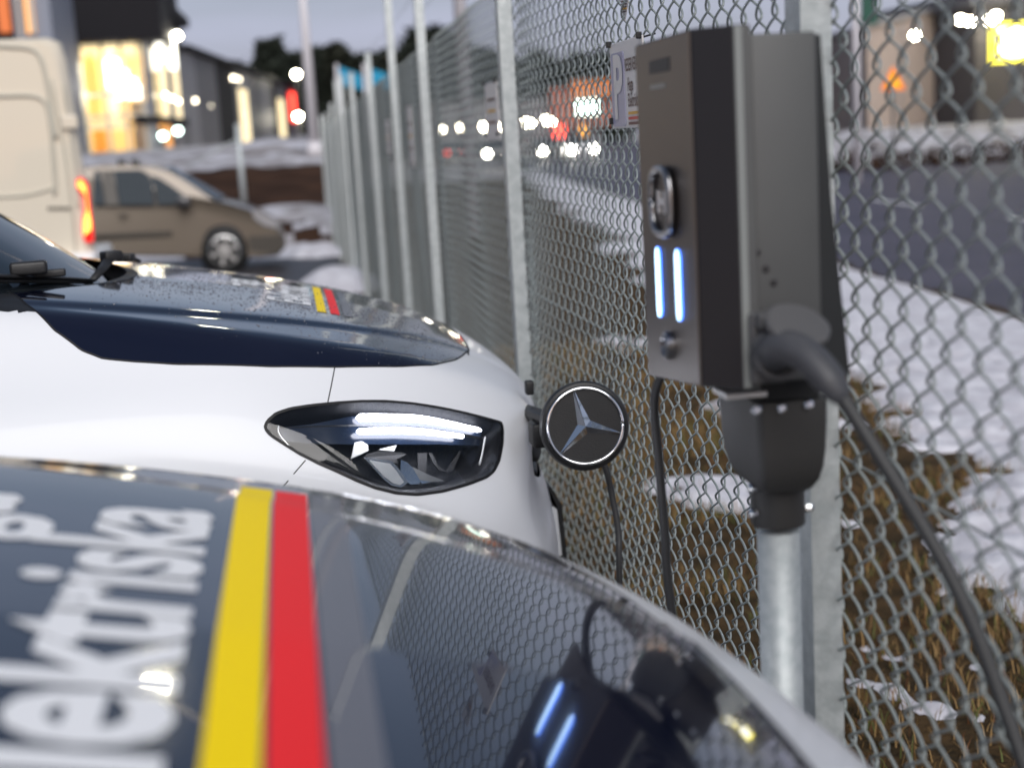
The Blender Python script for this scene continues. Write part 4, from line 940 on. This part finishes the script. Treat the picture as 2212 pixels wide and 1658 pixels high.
# ---- bronze people carrier
YM = 20.9; gm = float(gz(0, YM))
def mp(px, py, dy=0.): p = aty(px, py, YM); return (float(p[0]), YM+dy, float(p[2]))
mpv = thing('people_carrier', mp(420, 578), 'bronze people carrier with black roof rack feet standing behind the panel van', 'car')
up = [(110, 372), (150, 362), (200, 357), (260, 355), (320, 358), (360, 368), (395, 387), (430, 410), (462, 432), (500, 440), (540, 452), (575, 470), (600, 488), (612, 508), (616, 535), (600, 552), (560, 556), (110, 552)]
def lower(p): return p
m = MB(); U = [mp(*p) for p in up]; n = len(U); W2 = 1.72
def inset(P_, k, dy):  # tumblehome: upper part leans in
    out = []
    for (x, y, z) in P_:
        t = np.clip((z-.85)/.7, 0, 1); out.append((x, YM+dy+(.26*t**1.2)*(1 if dy < .8 else -1), z))
    return out
Lr = [inset(U, 1, .05), inset(U, 1, W2-.05)]
cM = np.mean(np.array(U), axis=0); shrink = lambda P_, k: [(cM[0]+(x-cM[0])*k, y, cM[2]+(z-cM[2])*k) for x, y, z in P_]
rings_ = [shrink(inset(U, 1, 0.), .97), inset(U, 1, .06), inset(U, 1, W2-.06), shrink(inset(U, 1, W2), .97)]
m.add(np.array(rings_).reshape(-1, 3), [(i*n+j, i*n+(j+1) % n, (i+1)*n+(j+1) % n, (i+1)*n+j) for i in range(3) for j in range(n)])
tr = tessellate_polygon([[Vector((p[0], 0, p[2])) for p in rings_[0]]]); m.F += [tuple(t) for t in tr]+[tuple(3*n+i for i in t) for t in tr]
autosmooth(m.build('body_shell', 'bronze', mpv), 40)
def mside(pts, nm, mt, parent=None, dy=-.012, th=.02):
    q = []
    for a in pts:
        x, y, z = mp(*a); t = np.clip((z-.85)/.7, 0, 1); q.append((x, YM+dy+.26*float(t)**1.2, z))
    mm = MB(); mm.prism(q, (0, th, 0)); return mm.build(nm, mt, parent or mpv)
mside([(200, 369), (212, 369), (226, 442), (200, 442)], 'side_window', 'car_glass')
mside([(241, 368), (300, 366), (318, 376), (328, 395), (334, 442), (258, 442)], 'side_window', 'car_glass')
mside([(322, 378), (345, 386), (375, 405), (408, 430), (405, 440), (340, 442), (334, 410)], 'side_window', 'car_glass')
mside([(214, 368), (240, 368), (256, 443), (228, 443)], 'pillar', 'bronze_trim', dy=-.008)
q0 = [mp(368, 374), mp(465, 432), mp(498, 437), mp(390, 384)]
m = MB(); g = []
for a, b_ in (((355, 366), (465, 433)),):
    A = np.array(mp(*a)); B = np.array(mp(*b_))
    m.grid([[A+np.array([.0, .28, .03]), A+np.array([.04, .86, .04]), A+np.array([.0, W2-.28, .03])], [B+np.array([.0, .14, .02]), B+np.array([.12, .86, .03]), B+np.array([.0, W2-.14, .02])]])
m.build('windscreen', 'car_glass', mpv, False, False)
mside([(200, 505), (372, 498), (372, 508), (200, 516)], 'rub_strip', 'bronze_trim', dy=-.02)
mside([(255, 462), (275, 461), (275, 466), (255, 467)], 'door_handle', 'bronze_trim', dy=-.03)
m = MB(); m.box(np.array(mp(398, 435))+np.array([0, -.12, 0]), (.2, .2, .15), bev=.04); m.build('wing_mirror', 'car_dark', mpv, True)
mside([(543, 455), (560, 453), (585, 468), (602, 485), (596, 492), (570, 486), (550, 472)], 'headlight', 'car_silver', dy=-.02)
mside([(535, 510), (614, 506), (617, 530), (600, 548), (540, 540)], 'bumper', 'bronze_trim', dy=-.015)
for a in (258, 288):
    m = MB(); m.box(np.array(mp(a, 350))+np.array([0, .3, 0]), (.12, .12, .1), bev=.02); m.build('roof_rack_foot', 'car_dark', mpv, True)
for a in (484, -20):
    c = np.array(mp(a, 528))+np.array([0, .05, 0]); c[2] = gm+.315
    m = MB(); m.lathe([(.36, -.1), (.37, .02), (.33, .05)], c, (0, -1, 0), 30); m.build('wheel_arch', 'gap', mpv, True)
    m = MB(); m.lathe([(.2, -.1), (.30, -.1), (.315, -.02), (.312, .07), (.29, .10), (.215, .10)], c, (0, -1, 0), 32); w_ = m.build('wheel', 'tyre', mpv, True)
    m = MB(); m.lathe([(.222, .06), (.222, .115), (.205, .12), (.2, .05)], c, (0, -1, 0), 32)
    for k in range(6): an = k*math.pi/3+.3; m.box(c+np.array([.11*math.cos(an), -.11, .11*math.sin(an)]), (.2, .03, .055), M3=Matrix.Rotation(-an, 3, 'Y'))
    m.lathe([(.055, .07), (.05, .13), (0, .135)], c, (0, -1, 0), 16); m.build('rim', 'alloy', w_)
    m = MB(); m.lathe([(.21, .02), (.0, .02)], c, (0, -1, 0), 24, cap=False); m.build('wheel_recess', 'gap', w_)
# ---- slender posts and the tall lamp pole on the bank
p0 = aty(680, 325, 34.); p1 = aty(645, -160, 34.)
lp = thing('flag_pole', tuple(p0), 'tall white tapering pole rising from the snow bank', 'pole')
m = MB(); m.tube([p0, p0+np.array([-.0, 0, 5.6])], [.13, .075], 14); m.build('shaft', 'pole_white', lp, True)
m = MB(); m.lathe([(.2, -.2), (.2, .12), (.14, .2)], p0, (0, 0, 1), 16); m.build('foot', 'pole_white', lp, True)
p0 = aty(527, 432, 28.3); p1 = aty(512, 270, 28.3); tpst = thing('marker_post', tuple(p0), 'thin grey post standing in the brown soil bank', 'post')
m = MB(); m.tube([p0-np.array([0, 0, .3]), p1], [.062, .05], 10); m.build('shaft', 'galv', tpst, True)
m = MB(); m.tube([p1+np.array([0, 0, -.25]), aty(400, 360, 28.3)], .018, 6); m.build('stay_wire', 'galv', tpst, True)
m = MB(); m.lathe([(.055, 0), (.03, .03), (0, .035)], p1, (0, 0, 1), 10); m.build('cap', 'galv', tpst, True)
# ---- showroom building
YB = 84.; zb = 2.2
def bp(px, py, Y=YB): return aty(px, py, Y)
sr = thing('showroom', (float(bp(220, 300)[0]), YB, zb), 'two storey showroom with brightly lit glass front under a black fascia', 'building')
xa, xb_ = bp(128, 200)[0], bp(318, 200)[0]; ztop = bp(220, -70)[2]; zf = bp(220, 92)[2]; zmid = bp(200, 262)[2]
m = MB(); bx3(m, bp(100, 50)[0]-.3, bp(352, 50)[0], YB-1.2, YB+14, zf, ztop); m.build('fascia', 'cladding_dark', sr)
m = MB(); bx3(m, xa, bp(255, 200)[0]+2.2, YB+9, YB+9.3, zb-1, zf); m.build('rear_wall', 'glow_warm', sr)
m = MB(); bx3(m, bp(205, 100)[0], bp(232, 100)[0], YB+2.5, YB+3.3, zmid, zf); m.build('column', 'glow_cream', sr)
m = MB(); bx3(m, xa, bp(232, 100)[0], YB+1, YB+8, zmid-.4, zmid); m.build('upper_floor', 'glow_cream', sr)
m = MB(); bx3(m, xa, bp(300, 100)[0], YB+.6, YB+9, zf-.25, zf-.02); m.build('ceiling', 'glow_cream', sr)
for a, b_, c_, d_ in ((225, 128, 268, 158), (228, 152, 280, 188), (248, 170, 300, 212), (285, 185, 312, 212)):
    A = bp(a, b_, YB+1.4); B = bp(c_, d_, YB+1.4); m = MB(); m.box((A+B)/2, (abs(B[0]-A[0]), .3, abs(A[2]-B[2])), bev=.12); m.build('lit_panel', 'glow_white', sr, True)
for a in (152, 175, 200):
    A = bp(a, 190, YB+5); m = MB(); m.box((A[0], A[1], (zmid+zf)/2), (.22, .2, zf-zmid)); m.build('shelf', 'glow_orange', sr)
for k, (a, b_) in enumerate(((145, 262), (172, 280), (215, 268))):
    A = bp(a, 285, YB+4); m = MB(); m.box((A[0], A[1], zb+.6), (.7, .6, 1.6)); m.build('display_case', ('glow_cream', 'glow_orange', 'glow_orange')[k], sr)
m = MB(); bx3(m, bp(255, 200)[0], bp(310, 200)[0], YB+6, YB+6.3, zb-1, zmid+1.2); m.build('partition', 'cladding_light', sr)
for a in (130, 180, 228, 268, 308):
    A = bp(a, 200); m = MB(); m.box((A[0], YB, (zb-1+zf)/2), (.16, .16, zf-zb+1)); m.build('mullion', 'frame_light', sr)
for py in (205, 252):
    A = bp(220, py); m = MB(); m.box(((xa+xb_)/2, YB-.003, A[2]), (xb_-xa, .14, .18)); m.build('transom', 'frame_light', sr)
xs4 = [bp(a, 200)[0] for a in (130, 180, 228, 268, 308)]
for i in range(4):
    m = MB(); bx3(m, xs4[i]+.08, xs4[i+1]-.08, YB+.02, YB+.04, zb-1, zf); m.build('pane', 'shop_glass', sr)
# corner bay with curtain wall, seen obliquely
CA = np.array(bp(318, 200)[:2]); CB = np.array(bp(402, 200, 98.)[:2])
def wallseg(name, A, B, z0, z1, th, mt, parent):
    d = (B-A); nrm = np.array([d[1], -d[0]]); nrm /= np.linalg.norm(nrm); C_ = A+nrm*0; m = MB()
    m.prism([(A[0], A[1], z0), (B[0], B[1], z0), (B[0], B[1], z1), (A[0], A[1], z1)], (-nrm[0]*th, -nrm[1]*th, 0)); return m.build(name, mt, parent)
for i in range(6):
    a, b_ = CA+(CB-CA)*i/6, CA+(CB-CA)*(i+.93)/6
    wallseg('curtain_panel', a, b_, zmid+.2, zf+.3, .1, ('cladding_blue', 'shop_glass', 'glow_cream', 'cladding_light', 'glow_cream', 'cladding_light')[i], sr)
    wallseg('lower_panel', a, b_, zb-1, zmid-.3, .1, ('cladding_light', 'cladding_grey', 'glow_orange' if i == 2 else 'cladding_grey', 'cladding_grey', 'cladding_light', 'cladding_grey')[i], sr)
wallseg('canopy', CA-np.array([.2, .5]), CB, zmid-.3, zmid+.2, .6, 'cladding_dark', sr)
wallseg('gable', CA-np.array([.2, .5]), CB, zf+.25, bp(360, 20, 90.)[2], .6, 'cladding_dark', sr)
pr_ = [bp(300, -40, 83), bp(352, -12, 86), bp(408, 42, 98), bp(408, 60, 98), bp(350, 20, 86)]
m = MB(); m.prism(pr_, (-.8, .5, 0)); m.build('roof_edge', 'cladding_dark', sr)
# long shed running away from the showroom
SA = np.array(bp(402, 200, 98.)[:2]); SB = np.array(bp(640, 240, 172.)[:2])
shed = thing('shed_building', (float(SA[0]), float(SA[1]), zb), 'long grey clad shed with lit doorways behind the snow bank', 'building')
zs0 = bp(402, 108, 98.)[2]
NSEG = 16
for i in range(NSEG):
    a, b_ = SA+(SB-SA)*i/NSEG, SA+(SB-SA)*(i+1)/NSEG
    mt = 'cladding_grey' if i % 3 else 'cladding_light'
    if i in (3, 4, 11): mt = 'cladding_dark'
    wallseg('cladding_panel', a, b_-(SB-SA)*.0015, zb-1.5, zs0, .3, mt, shed)
m = MB(); dd = SB-SA; nrm = np.array([dd[1], -dd[0]])/np.linalg.norm(dd)
m.prism([(*(SA+nrm*.5), zs0), (*(SB+nrm*.5), zs0), (*(SB-nrm*16), zs0+1.2), (*(SA-nrm*16), zs0+1.2)], (0, 0, .35)); m.build('roof', 'cladding_dark', shed)
for (pa, pb, f0, zh) in (((475, 165), (497, 290), .34, 0), ((575, 215), (592, 290), .74, 0)):
    a = SA+(SB-SA)*f0+nrm*.06; b_ = SA+(SB-SA)*(f0+.075)+nrm*.06
    wallseg('lit_doorway', a, b_, zb-.5, zb+4.6, .05, 'glow_cream', shed)
a = SA+(SB-SA)*.90+nrm*.3; b_ = SA+(SB-SA)*.955+nrm*.3; wallseg('red_sign', a, b_, zb+2.4, zb+5.6, .2, 'glow_red', shed)
# blue-grey wing with window at the far left
bw = thing('side_building', (float(bp(60, 100, 70.)[0]), 70, zb), 'blue grey building with an amber window above the panel van', 'building')
m = MB(); x0_, x1_ = bp(30, 60, 70.)[0], bp(112, 60, 70.)[0]; bx3(m, x0_, x1_, 70, 78, zb-1, bp(60, -60, 70.)[2]); m.build('wall', 'cladding_blue', bw)
m = MB(); A, B = bp(50, -10, 69.9), bp(78, 72, 69.9); m.box((A+B)/2, (B[0]-A[0], .1, A[2]-B[2])); wdw = m.build('window', 'glow_orange', bw)
m = MB(); m.box(((A+B)/2)+np.array([.08, -.08, 0]), (.2, .08, A[2]-B[2])); m.build('mullion', 'frame_light', wdw)
m = MB(); A, B = bp(-8, -20, 69.5), bp(24, 70, 69.5); m.box((A+B)/2, (.5, .3, A[2]-B[2])); m.build('orange_panel', 'orange_dim', bw)
m = MB(); bx3(m, bp(-200, 60, 70.)[0], bp(28, 60, 70.)[0], 70.4, 78, zb-1, bp(0, -60, 70.)[2]); m.build('wall', 'cladding_dark', bw)
m = MB(); A, B = bp(32, -20, 69.8), bp(48, 82, 69.8); m.box((A+B)/2, (B[0]-A[0], .2, A[2]-B[2])); m.build('pilaster', 'frame_light', bw)
# ---- lamps on and around the buildings
G1 = 'flood lamps on the buildings beyond the lot'
for i, (px, Y, r, mt, lb) in enumerate((((346, 60), 86, .2, 'lamp_glow', 'bright flood lamp at the showroom corner under the black fascia, nearer the fascia'), ((383, 77), 90, .2, 'lamp_glow', 'bright flood lamp at the showroom corner on the receding side'))):
    lamp(px, Y, r, mt, lb, G1, (0, .8, .2))
for px, Y, r, mt in (((350, 62), 85, 0, 0),): pass
G2 = 'small round lights along the showroom and shed'
for px, Y, r, mt in (((420, 217), 101, .16, 'lamp_glow_soft'), ((452, 228), 108, .16, 'lamp_glow_soft'), ((504, 168), 120, .17, 'lamp_glow_soft'), ((516, 171), 124, .14, 'lamp_glow_soft'), ((515, 243), 126, .17, 'lamp_glow_soft'), ((541, 249), 135, .17, 'lamp_glow_soft'), ((563, 265), 142, .18, 'lamp_glow_soft'), ((598, 206), 158, .22, 'lamp_glow_soft'), ((608, 280), 160, .2, 'lamp_glow_soft'), ((358, 205), 88, .13, 'lamp_glow_soft'), ((372, 212), 91, .13, 'lamp_glow_soft'), ((386, 218), 93, .12, 'lamp_glow_soft')):
    lamp(px, Y, r, mt, 'small round warm light on the grey shed wall' if Y > 99 else 'small pale light in the showroom corner bay', G2 if Y > 99 else 'pale lights in the showroom corner bay', (0, .5, 0))
for px in ((152, 150), (160, 206)): lamp(px, YB-.8, .2, 'lamp_glow', 'round bright lamp in the amber showroom window', 'lamps in the amber showroom window', (0, .5, .4))
for px in ((352, 293), (384, 282)): lamp(px, 84.5, .22, 'lamp_glow_green', 'pale greenish lamp low at the showroom entrance', 'greenish lamps at the entrance', (0, .5, 0))
lamp((282, 275), YB+1, .25, 'glow_warm', 'yellow globe lamp inside the showroom ground floor', None, (0, .5, .3)); lamp((348, 272), 85, .15, 'glow_orange', 'small orange lamp beside the showroom entrance', None, (0, .5, 0))
for i, (px, Y, lb) in enumerate((((640, 160), 150, 'street lamp shining before the dark trees, upper one beside the white pole'), ((644, 251), 150, 'street lamp shining low beside the white pole foot'))):
    o = lamp(px, Y, .34, 'lamp_glow', lb, 'street lamps beyond the bank', None, True); p = np.array(o.location)
    m = MB(); m.tube([p+np.array([0, .3, .6]), (p[0], p[1]+.3, 1)], .1, 6); m.build('shaft', 'mullion', o)
# uplit wall strips: light on the wall put in as glowing boxes
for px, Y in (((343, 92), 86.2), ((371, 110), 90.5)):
    p = aty(*px, Y); o = thing('wall_lamp', tuple(p), 'tall uplit wall strip under the fascia, its light put in as glow', 'lamp', 'uplit wall strips at the showroom corner'); m = MB(); m.box(p, (.5, .2, 2.2), bev=.08); m.build('uplit_strip', 'sign_wglow', o, True); m = MB(); m.box(p+np.array([0, .15, 1.2]), (.6, .3, .2)); m.build('bracket', 'mullion', o)
# lot lamp on a mast with a long arm: its reflection lies on both hoods
hd = np.array([.95, 25., 11.2]); o = thing('street_lamp', (3.2, 25., -.2), 'tall roadside lamp behind the fence on a pale mast with a long arm', 'lamp')
m = MB(); m.tube([(3.2, 25, -.2), (3.2, 25, 11.2), (2.9, 25, 11.8), hd+np.array([.2, 0, .25])], [.12, .10, .06, .05], 10); m.build('mast', 'pole_white', o, True)
m = MB(); m.box(hd+np.array([0, 0, .16]), (.8, .4, .14), bev=.04); m.build('head', 'cladding_grey', o, True)
m = MB(); m.box(hd, (.62, .3, .16), bev=.06); m.build('bulb', 'lamp_glow', o, True)
# ---- flags
for i, px in enumerate(((733, 742), (792, 800))):
    pb = aty(px[0], 300, 62.); ptp = aty(px[0]-6, 138, 62.); o = thing('flag', tuple(pb), 'cyan flag drooping from a thin pole behind the fence', 'flag', 'cyan flags')
    m = MB(); m.tube([pb-np.array([0, 0, 2]), ptp], .07, 8); m.build('flag_staff', 'pole_white', o, True)
    g = []
    for a in np.linspace(0, 1, 9): g.append([ptp+np.array([.1+1.0*a+.0*b, .18*math.sin(a*7+b), -.1-.75*b-.45*a*(1-.3*b)]) for b in np.linspace(0, 1, 6)])
    m = MB(); m.grid(g); m.build('cloth', 'flag_cyan', o, True, False)
# ---- trees
def tree_meshes(seed, conifer):
    r = np.random.default_rng(seed); H = 1.0; n = 3000; V = []; Fc = []
    t = r.random(n)**.8; zz = .12+.88*t
    if conifer: rad_ = (.20*(1-t)**.75+.012)*(.55+.45*np.abs(np.sin(zz*26+seed)))
    else: rad_ = .20*np.sqrt(np.clip(1-((t-.62)/.42)**2, .02, 1))*(.6+.5*r.random(n))
    an = r.uniform(0, 2*math.pi, n); q = rad_*np.sqrt(r.random(n)); c = np.column_stack([q*np.cos(an), q*np.sin(an), zz]); s = r.uniform(.016, .04, n)
    a = r.normal(size=(n, 3, 3)); P_ = c[:, None]+a*s[:, None, None]*.8
    me = (P_.reshape(-1, 3), [(3*i, 3*i+1, 3*i+2) for i in range(n)]); return me
tm = [tree_meshes(30+i, i < 2) for i in range(4)]; crown_me = []
for i, (V, Fc) in enumerate(tm):
    o = mesh_obj('crown', V, Fc, ('needles', 'needles_b')[i % 2]); crown_me.append(o.data); bpy.data.objects.remove(o)
m = MB(); m.tube([(0, 0, -.1), (0, 0, .5), (0, 0, .95)], [.014, .011, .003], 7)
for k in range(8): a = k*2.4; m.tube([(0, 0, .25+.07*k), (.12*math.cos(a), .12*math.sin(a), .32+.07*k)], [.005, .002], 4)
o = m.build('trunk', 'bark', None, True); trunk_me = o.data; bpy.data.objects.remove(o)
tpos = []
for a in np.arange(528, 900, 13): tpos.append((a+random.uniform(-6, 6), 178+random.uniform(0, 30), random.uniform(.82, 1.15)))
for a in np.arange(900, 1340, 15): tpos.append((a+random.uniform(-6, 6), 210+random.uniform(0, 40), random.uniform(.82, 1.1)))
tall = {0: 1.0}
for i, (px, Y, k) in enumerate(tpos):
    b_ = aty(px, 300, Y); topy = np.interp(px, [520, 580, 640, 700, 760, 860, 930, 1010, 1120, 1250, 1340], [150, 128, 118, 130, 128, 135, 118, 150, 165, 150, 160]); zt_ = aty(px, topy, Y)[2]
    h = (zt_+.5)*k*(1.0 if px < 900 else 1.18); o = thing('tree', (float(b_[0]), Y, -.5), ('narrow pointed dark spruce' if (i*7+i//3) % 4 < 2 else 'round headed dark tree')+(' in the tree line behind the lot' if px < 900 else ' in the far tree line across the road'), 'tree', 'tree line behind the lot' if px < 900 else 'far tree line across the road')
    for nm, me in (('crown', crown_me[(i*7+i//3) % 4]), ('trunk', trunk_me)):
        c = bpy.data.objects.new(nm, me); COL.objects.link(c); c.parent = o; c.scale = (h*1.6, h*1.6, h); c.rotation_euler.z = i*1.7
# low hedge mass closing the tree line's foot
hg = VN(77); V = []; n = 16000; r = np.random.default_rng(5)
pxs = r.uniform(520, 1340, n); Ys = r.uniform(215, 270, n); hh = r.random(n)**1.2*13
c = np.array([aty(a, 300, y) for a, y in zip(pxs, Ys)]); c[:, 2] = hh; P_ = c[:, None]+r.normal(size=(n, 3, 3))*.9
tag(mesh_obj('undergrowth', P_.reshape(-1, 3), [(3*i, 3*i+1, 3*i+2) for i in range(n)], 'needles'), 'dark undergrowth massed below the distant tree line', 'undergrowth', kind='stuff')
# ---- across the road
def simple_car(px, py, Y, lb, lit='headlamp', mt='car_dark', grp='oncoming cars with lit headlights'):
    c = aty(px, py, Y); g = -.16; w = 1.75; o = thing('car', (float(c[0]), Y, g), lb, 'car', grp); x = c[0]
    m = MB(); sec = [(-.5, .25), (-.5, .75), (-.45, .92), (.5, 1.0), (1.3, 1.45), (2.6, 1.45), (3.4, 1.0), (3.8, .95), (3.8, .3)]
    m.prism([(x-w/2, Y+a, g+b_) for a, b_ in sec], (w, 0, 0)); m.build('body_shell', mt, o)
    m = MB(); m.prism([(x-.7, Y+.52, g+1.03), (x+.7, Y+.52, g+1.03), (x+.6, Y+1.22, g+1.42), (x-.6, Y+1.22, g+1.42)], (0, -.02, .01)); m.build('windscreen', 'car_glass', o)
    for sg in (-1, 1):
        m = MB(); m.lathe([(.08, -.05), (.19, 0), (.14, .05), (0, .07)], (x+sg*.68, Y-.52, g+.68), (0, -1, 0), 14); m.build('headlight' if lit == 'headlamp' else 'tail_light', lit, o, True)
        m = MB(); m.lathe([(.2, -.1), (.31, -.1), (.31, .1), (.2, .1)], (x+sg*.75, Y+.3, g+.31), (1, 0, 0), 18); m.build('wheel', 'tyre', o, True)
simple_car(1072, 324, 92, 'oncoming dark car with lit headlights half hidden by a fence post')
simple_car(1192, 323, 90, 'oncoming dark car with lit headlights in the middle of the queue')
simple_car(1256, 320, 86, 'oncoming silver car with lit headlights leading the queue', mt='car_silver')
simple_car(982, 330, 118, 'dark car driving away with red tail lights', 'glow_red', grp=None)
mat('orange_wall', (.55, .17, .05), .7); mat('shop_grey', (.16, .155, .17), .6)
os_ = thing('roadside_store', (float(aty(1180, 300, 150.)[0]), 150, 0), 'low grey store across the road with an orange end wall', 'building')
m = MB(); bx3(m, aty(940, 290, 150.)[0], aty(1300, 290, 150.)[0], 150, 170, -1, aty(1150, 208, 150.)[2]); m.build('wall', 'shop_grey', os_)
m = MB(); A, B = aty(1185, 190, 149.), aty(1345, 268, 149.); m.box((A+B)/2, (B[0]-A[0], .8, A[2]-B[2])); m.build('orange_wall', 'red_wall', os_)
m = MB(); A, B = aty(1232, 175, 148.), aty(1345, 205, 148.); m.box((A+B)/2, (B[0]-A[0], .6, A[2]-B[2])); m.build('orange_band', 'orange_wall', os_)
m = MB(); A, B = aty(1245, 217, 147.), aty(1292, 246, 147.); m.box((A+B)/2, (B[0]-A[0], .4, A[2]-B[2])); m.build('lit_sign', 'teal_glow', os_)
m = MB(); bx3(m, aty(930, 290, 150.)[0], aty(1310, 290, 150.)[0], 149.5, 170.5, aty(1150, 208, 150.)[2], aty(1150, 203, 150.)[2]); m.build('roof', 'cladding_dark', os_)
m = MB(); A, B = aty(1195, 272, 146.), aty(1222, 305, 146.); m.box((A+B)/2, (B[0]-A[0], .3, A[2]-B[2])); m.build('red_panel', 'glow_red', os_)
m = MB(); A, B = aty(1252, 270, 146.), aty(1268, 298, 146.); m.box((A+B)/2, (B[0]-A[0], .3, A[2]-B[2])); m.build('yellow_panel', 'glow_orange', os_)
for px in ((955, 278), (998, 275), (1045, 274), (1082, 274), (1138, 264), (1150, 265), (1180, 259), (1194, 262)):
    lamp(px, 140, .36 if px[0] in (998, 1045, 1138, 1180) else .22, 'lamp_glow', 'round lamp in the row above the oncoming traffic', 'row of lamps at the roadside store', (0, .8, 0))
# right-hand side: pale hall, dark hall, lit sign, road signs
def face(px0, py0, px1, py1, Y, th, nm, mt, parent):
    A, B = aty(px0, py0, Y), aty(px1, py1, Y); xm = (A[0]+B[0])/2; cxm = abs(B[0]-A[0])
    m = MB(); m.box((xm, Y+th/2, (A[2]+B[2])/2), (cxm, th, abs(A[2]-B[2]))); return m.build(nm, mt, parent)
YH = 62.
hall = thing('warehouse', (float(aty(1990, 250, YH)[0]), YH, 0), 'pale brown warehouse with a flat roof across the road', 'building')
A = aty(1872, 62, YH); B = aty(2112, 8, YH); m = MB(); m.prism([(A[0], YH, A[2]), (B[0], YH, B[2]+.2), (B[0], YH, -.5), (A[0], YH, -.5)], (2, 16, 0)); m.build('wall', 'cladding_beige', hall)
for a, b_ in ((1945, 1946), (2020, 2021)):
    face(a, 45, a+5, 250, YH-.06, .05, 'wall_joint', 'cladding_light', hall)
m = MB(); m.prism([(A[0]-.2, YH-.2, A[2]), (B[0]+.2, YH-.2, B[2]+.2), (B[0]+.2, YH-.2, B[2]+.4), (A[0]-.2, YH-.2, A[2]+.2)], (2, 16.4, 0)); m.build('roof_edge', 'cladding_light', hall)
dk = thing('dark_hall', (float(aty(2160, 250, 58.)[0]), 58, 0), 'near black hall beside the lit yellow sign across the road', 'building')
face(2108, 0, 2330, 262, 58., 12, 'wall', 'hall_grey', dk); face(2100, -20, 2340, 0, 57.7, 12.6, 'roof_edge', 'cladding_grey', dk)
lowb = thing('low_store', (float(aty(1850, 250, 70.)[0]), 70, 0), 'low dark flat store front behind the white pole', 'building')
face(1700, 112, 1945, 190, 70., 10, 'upper_wall', 'cladding_grey', lowb); face(1700, 190, 1960, 262, 70.3, 10, 'shop_front', 'frame_light', lowb); face(1700, 106, 1950, 112, 69.6, 10.8, 'roof_edge', 'cladding_dark', lowb)
face(1800, 200, 1850, 215, 70.1, .1, 'window', 'cladding_dark', lowb)
sg_ = thing('lit_sign', tuple(aty(2190, 125, 54.)), 'glowing white sign with a yellow frame on the dark hall', 'sign')
face(2148, 50, 2300, 127, 54., .4, 'frame', 'sign_yglow', sg_); face(2158, 60, 2292, 117, 53.9, .2, 'panel', 'sign_wglow', sg_)
m = MB(); p = aty(2190, 127, 54.); m.tube([(p[0]+1.0, 54.2, p[2]), (p[0]+1.0, 54.2, -.4)], .12, 8); m.build('stand', 'mullion', sg_)
for px, lb in (((1976, 76), 'lone bright lamp on the pale brown warehouse wall'), ((2075, 42), 'bright lamp at the warehouse top, outer of two close together'), ((2096, 46), 'bright lamp at the warehouse top, next to the dark hall'), ((2138, 44), 'bright lamp on the dark hall above the lit sign, lower one'), ((2152, 34), 'bright lamp on the dark hall above the lit sign, upper one')):
    lamp(px, 57., .16, 'lamp_glow', lb, 'flood lamps across the road', (0, 1.2, .1))
ws = thing('warning_sign', tuple(aty(1930, 300, 40.)), 'orange triangular road sign on a thin post beyond the road', 'road sign')
tri3 = [aty(1930, 142, 40.), aty(1957, 193, 40.), aty(1903, 195, 40.)]; m = MB(); m.prism(tri3, (0, .03, 0)); m.build('border', 'sign_orange', ws)
cc = np.mean(tri3, axis=0); m = MB(); m.prism([cc+(p-cc)*.66+np.array([0, -.012, 0]) for p in tri3], (0, .01, 0)); m.build('panel', 'sign_amber', ws)
m = MB(); p = aty(1930, 170, 40.); m.tube([(p[0], 40.05, p[2]), (p[0], 40.05, -.4)], .045, 8); m.build('post', 'mullion', ws)
wp_ = thing('sign_mast', tuple(aty(1858, 310, 36.)), 'slim white mast carrying a dark green board beyond the fence', 'mast')
p = aty(1852, 300, 36.); m = MB(); m.tube([(p[0], 36, -.3), (p[0], 36, 8)], .10, 10); m.build('shaft', 'pole_white', wp_, True)
face(1862, -60, 1896, 52, 35.9, .1, 'board', 'sign_green', wp_)
# snow bank and hedge along the far side of the road
nr = VN(55); xs = np.linspace(18, 75, 120); ysr = np.linspace(44, 62, 40); X, Y = np.meshgrid(xs, ysr)
Zr = -.25+1.15*np.clip((Y-44-.0*(X-18))/5.0, 0, 1)**.8+.35*(nr.fbm(X*.7, Y*.9, 4)-.5); V, q = gridmesh(X, Y, Zr)
mesh_obj('far_bank', V, q, 'dirty_snow')['kind'] = 'structure'
r = np.random.default_rng(9); n = 5000; hx_ = r.uniform(16, 60, n); hy_ = 43.6+r.normal(0, .35, n); c = np.column_stack([hx_, hy_, -.2+r.random(n)*.55]); P_ = c[:, None]+r.normal(size=(n, 3, 3))*.10
tag(mesh_obj('hedge', P_.reshape(-1, 3), [(3*i, 3*i+1, 3*i+2) for i in range(n)], 'soil'), 'low dark brown hedge along the far road edge', 'hedge', kind='stuff')
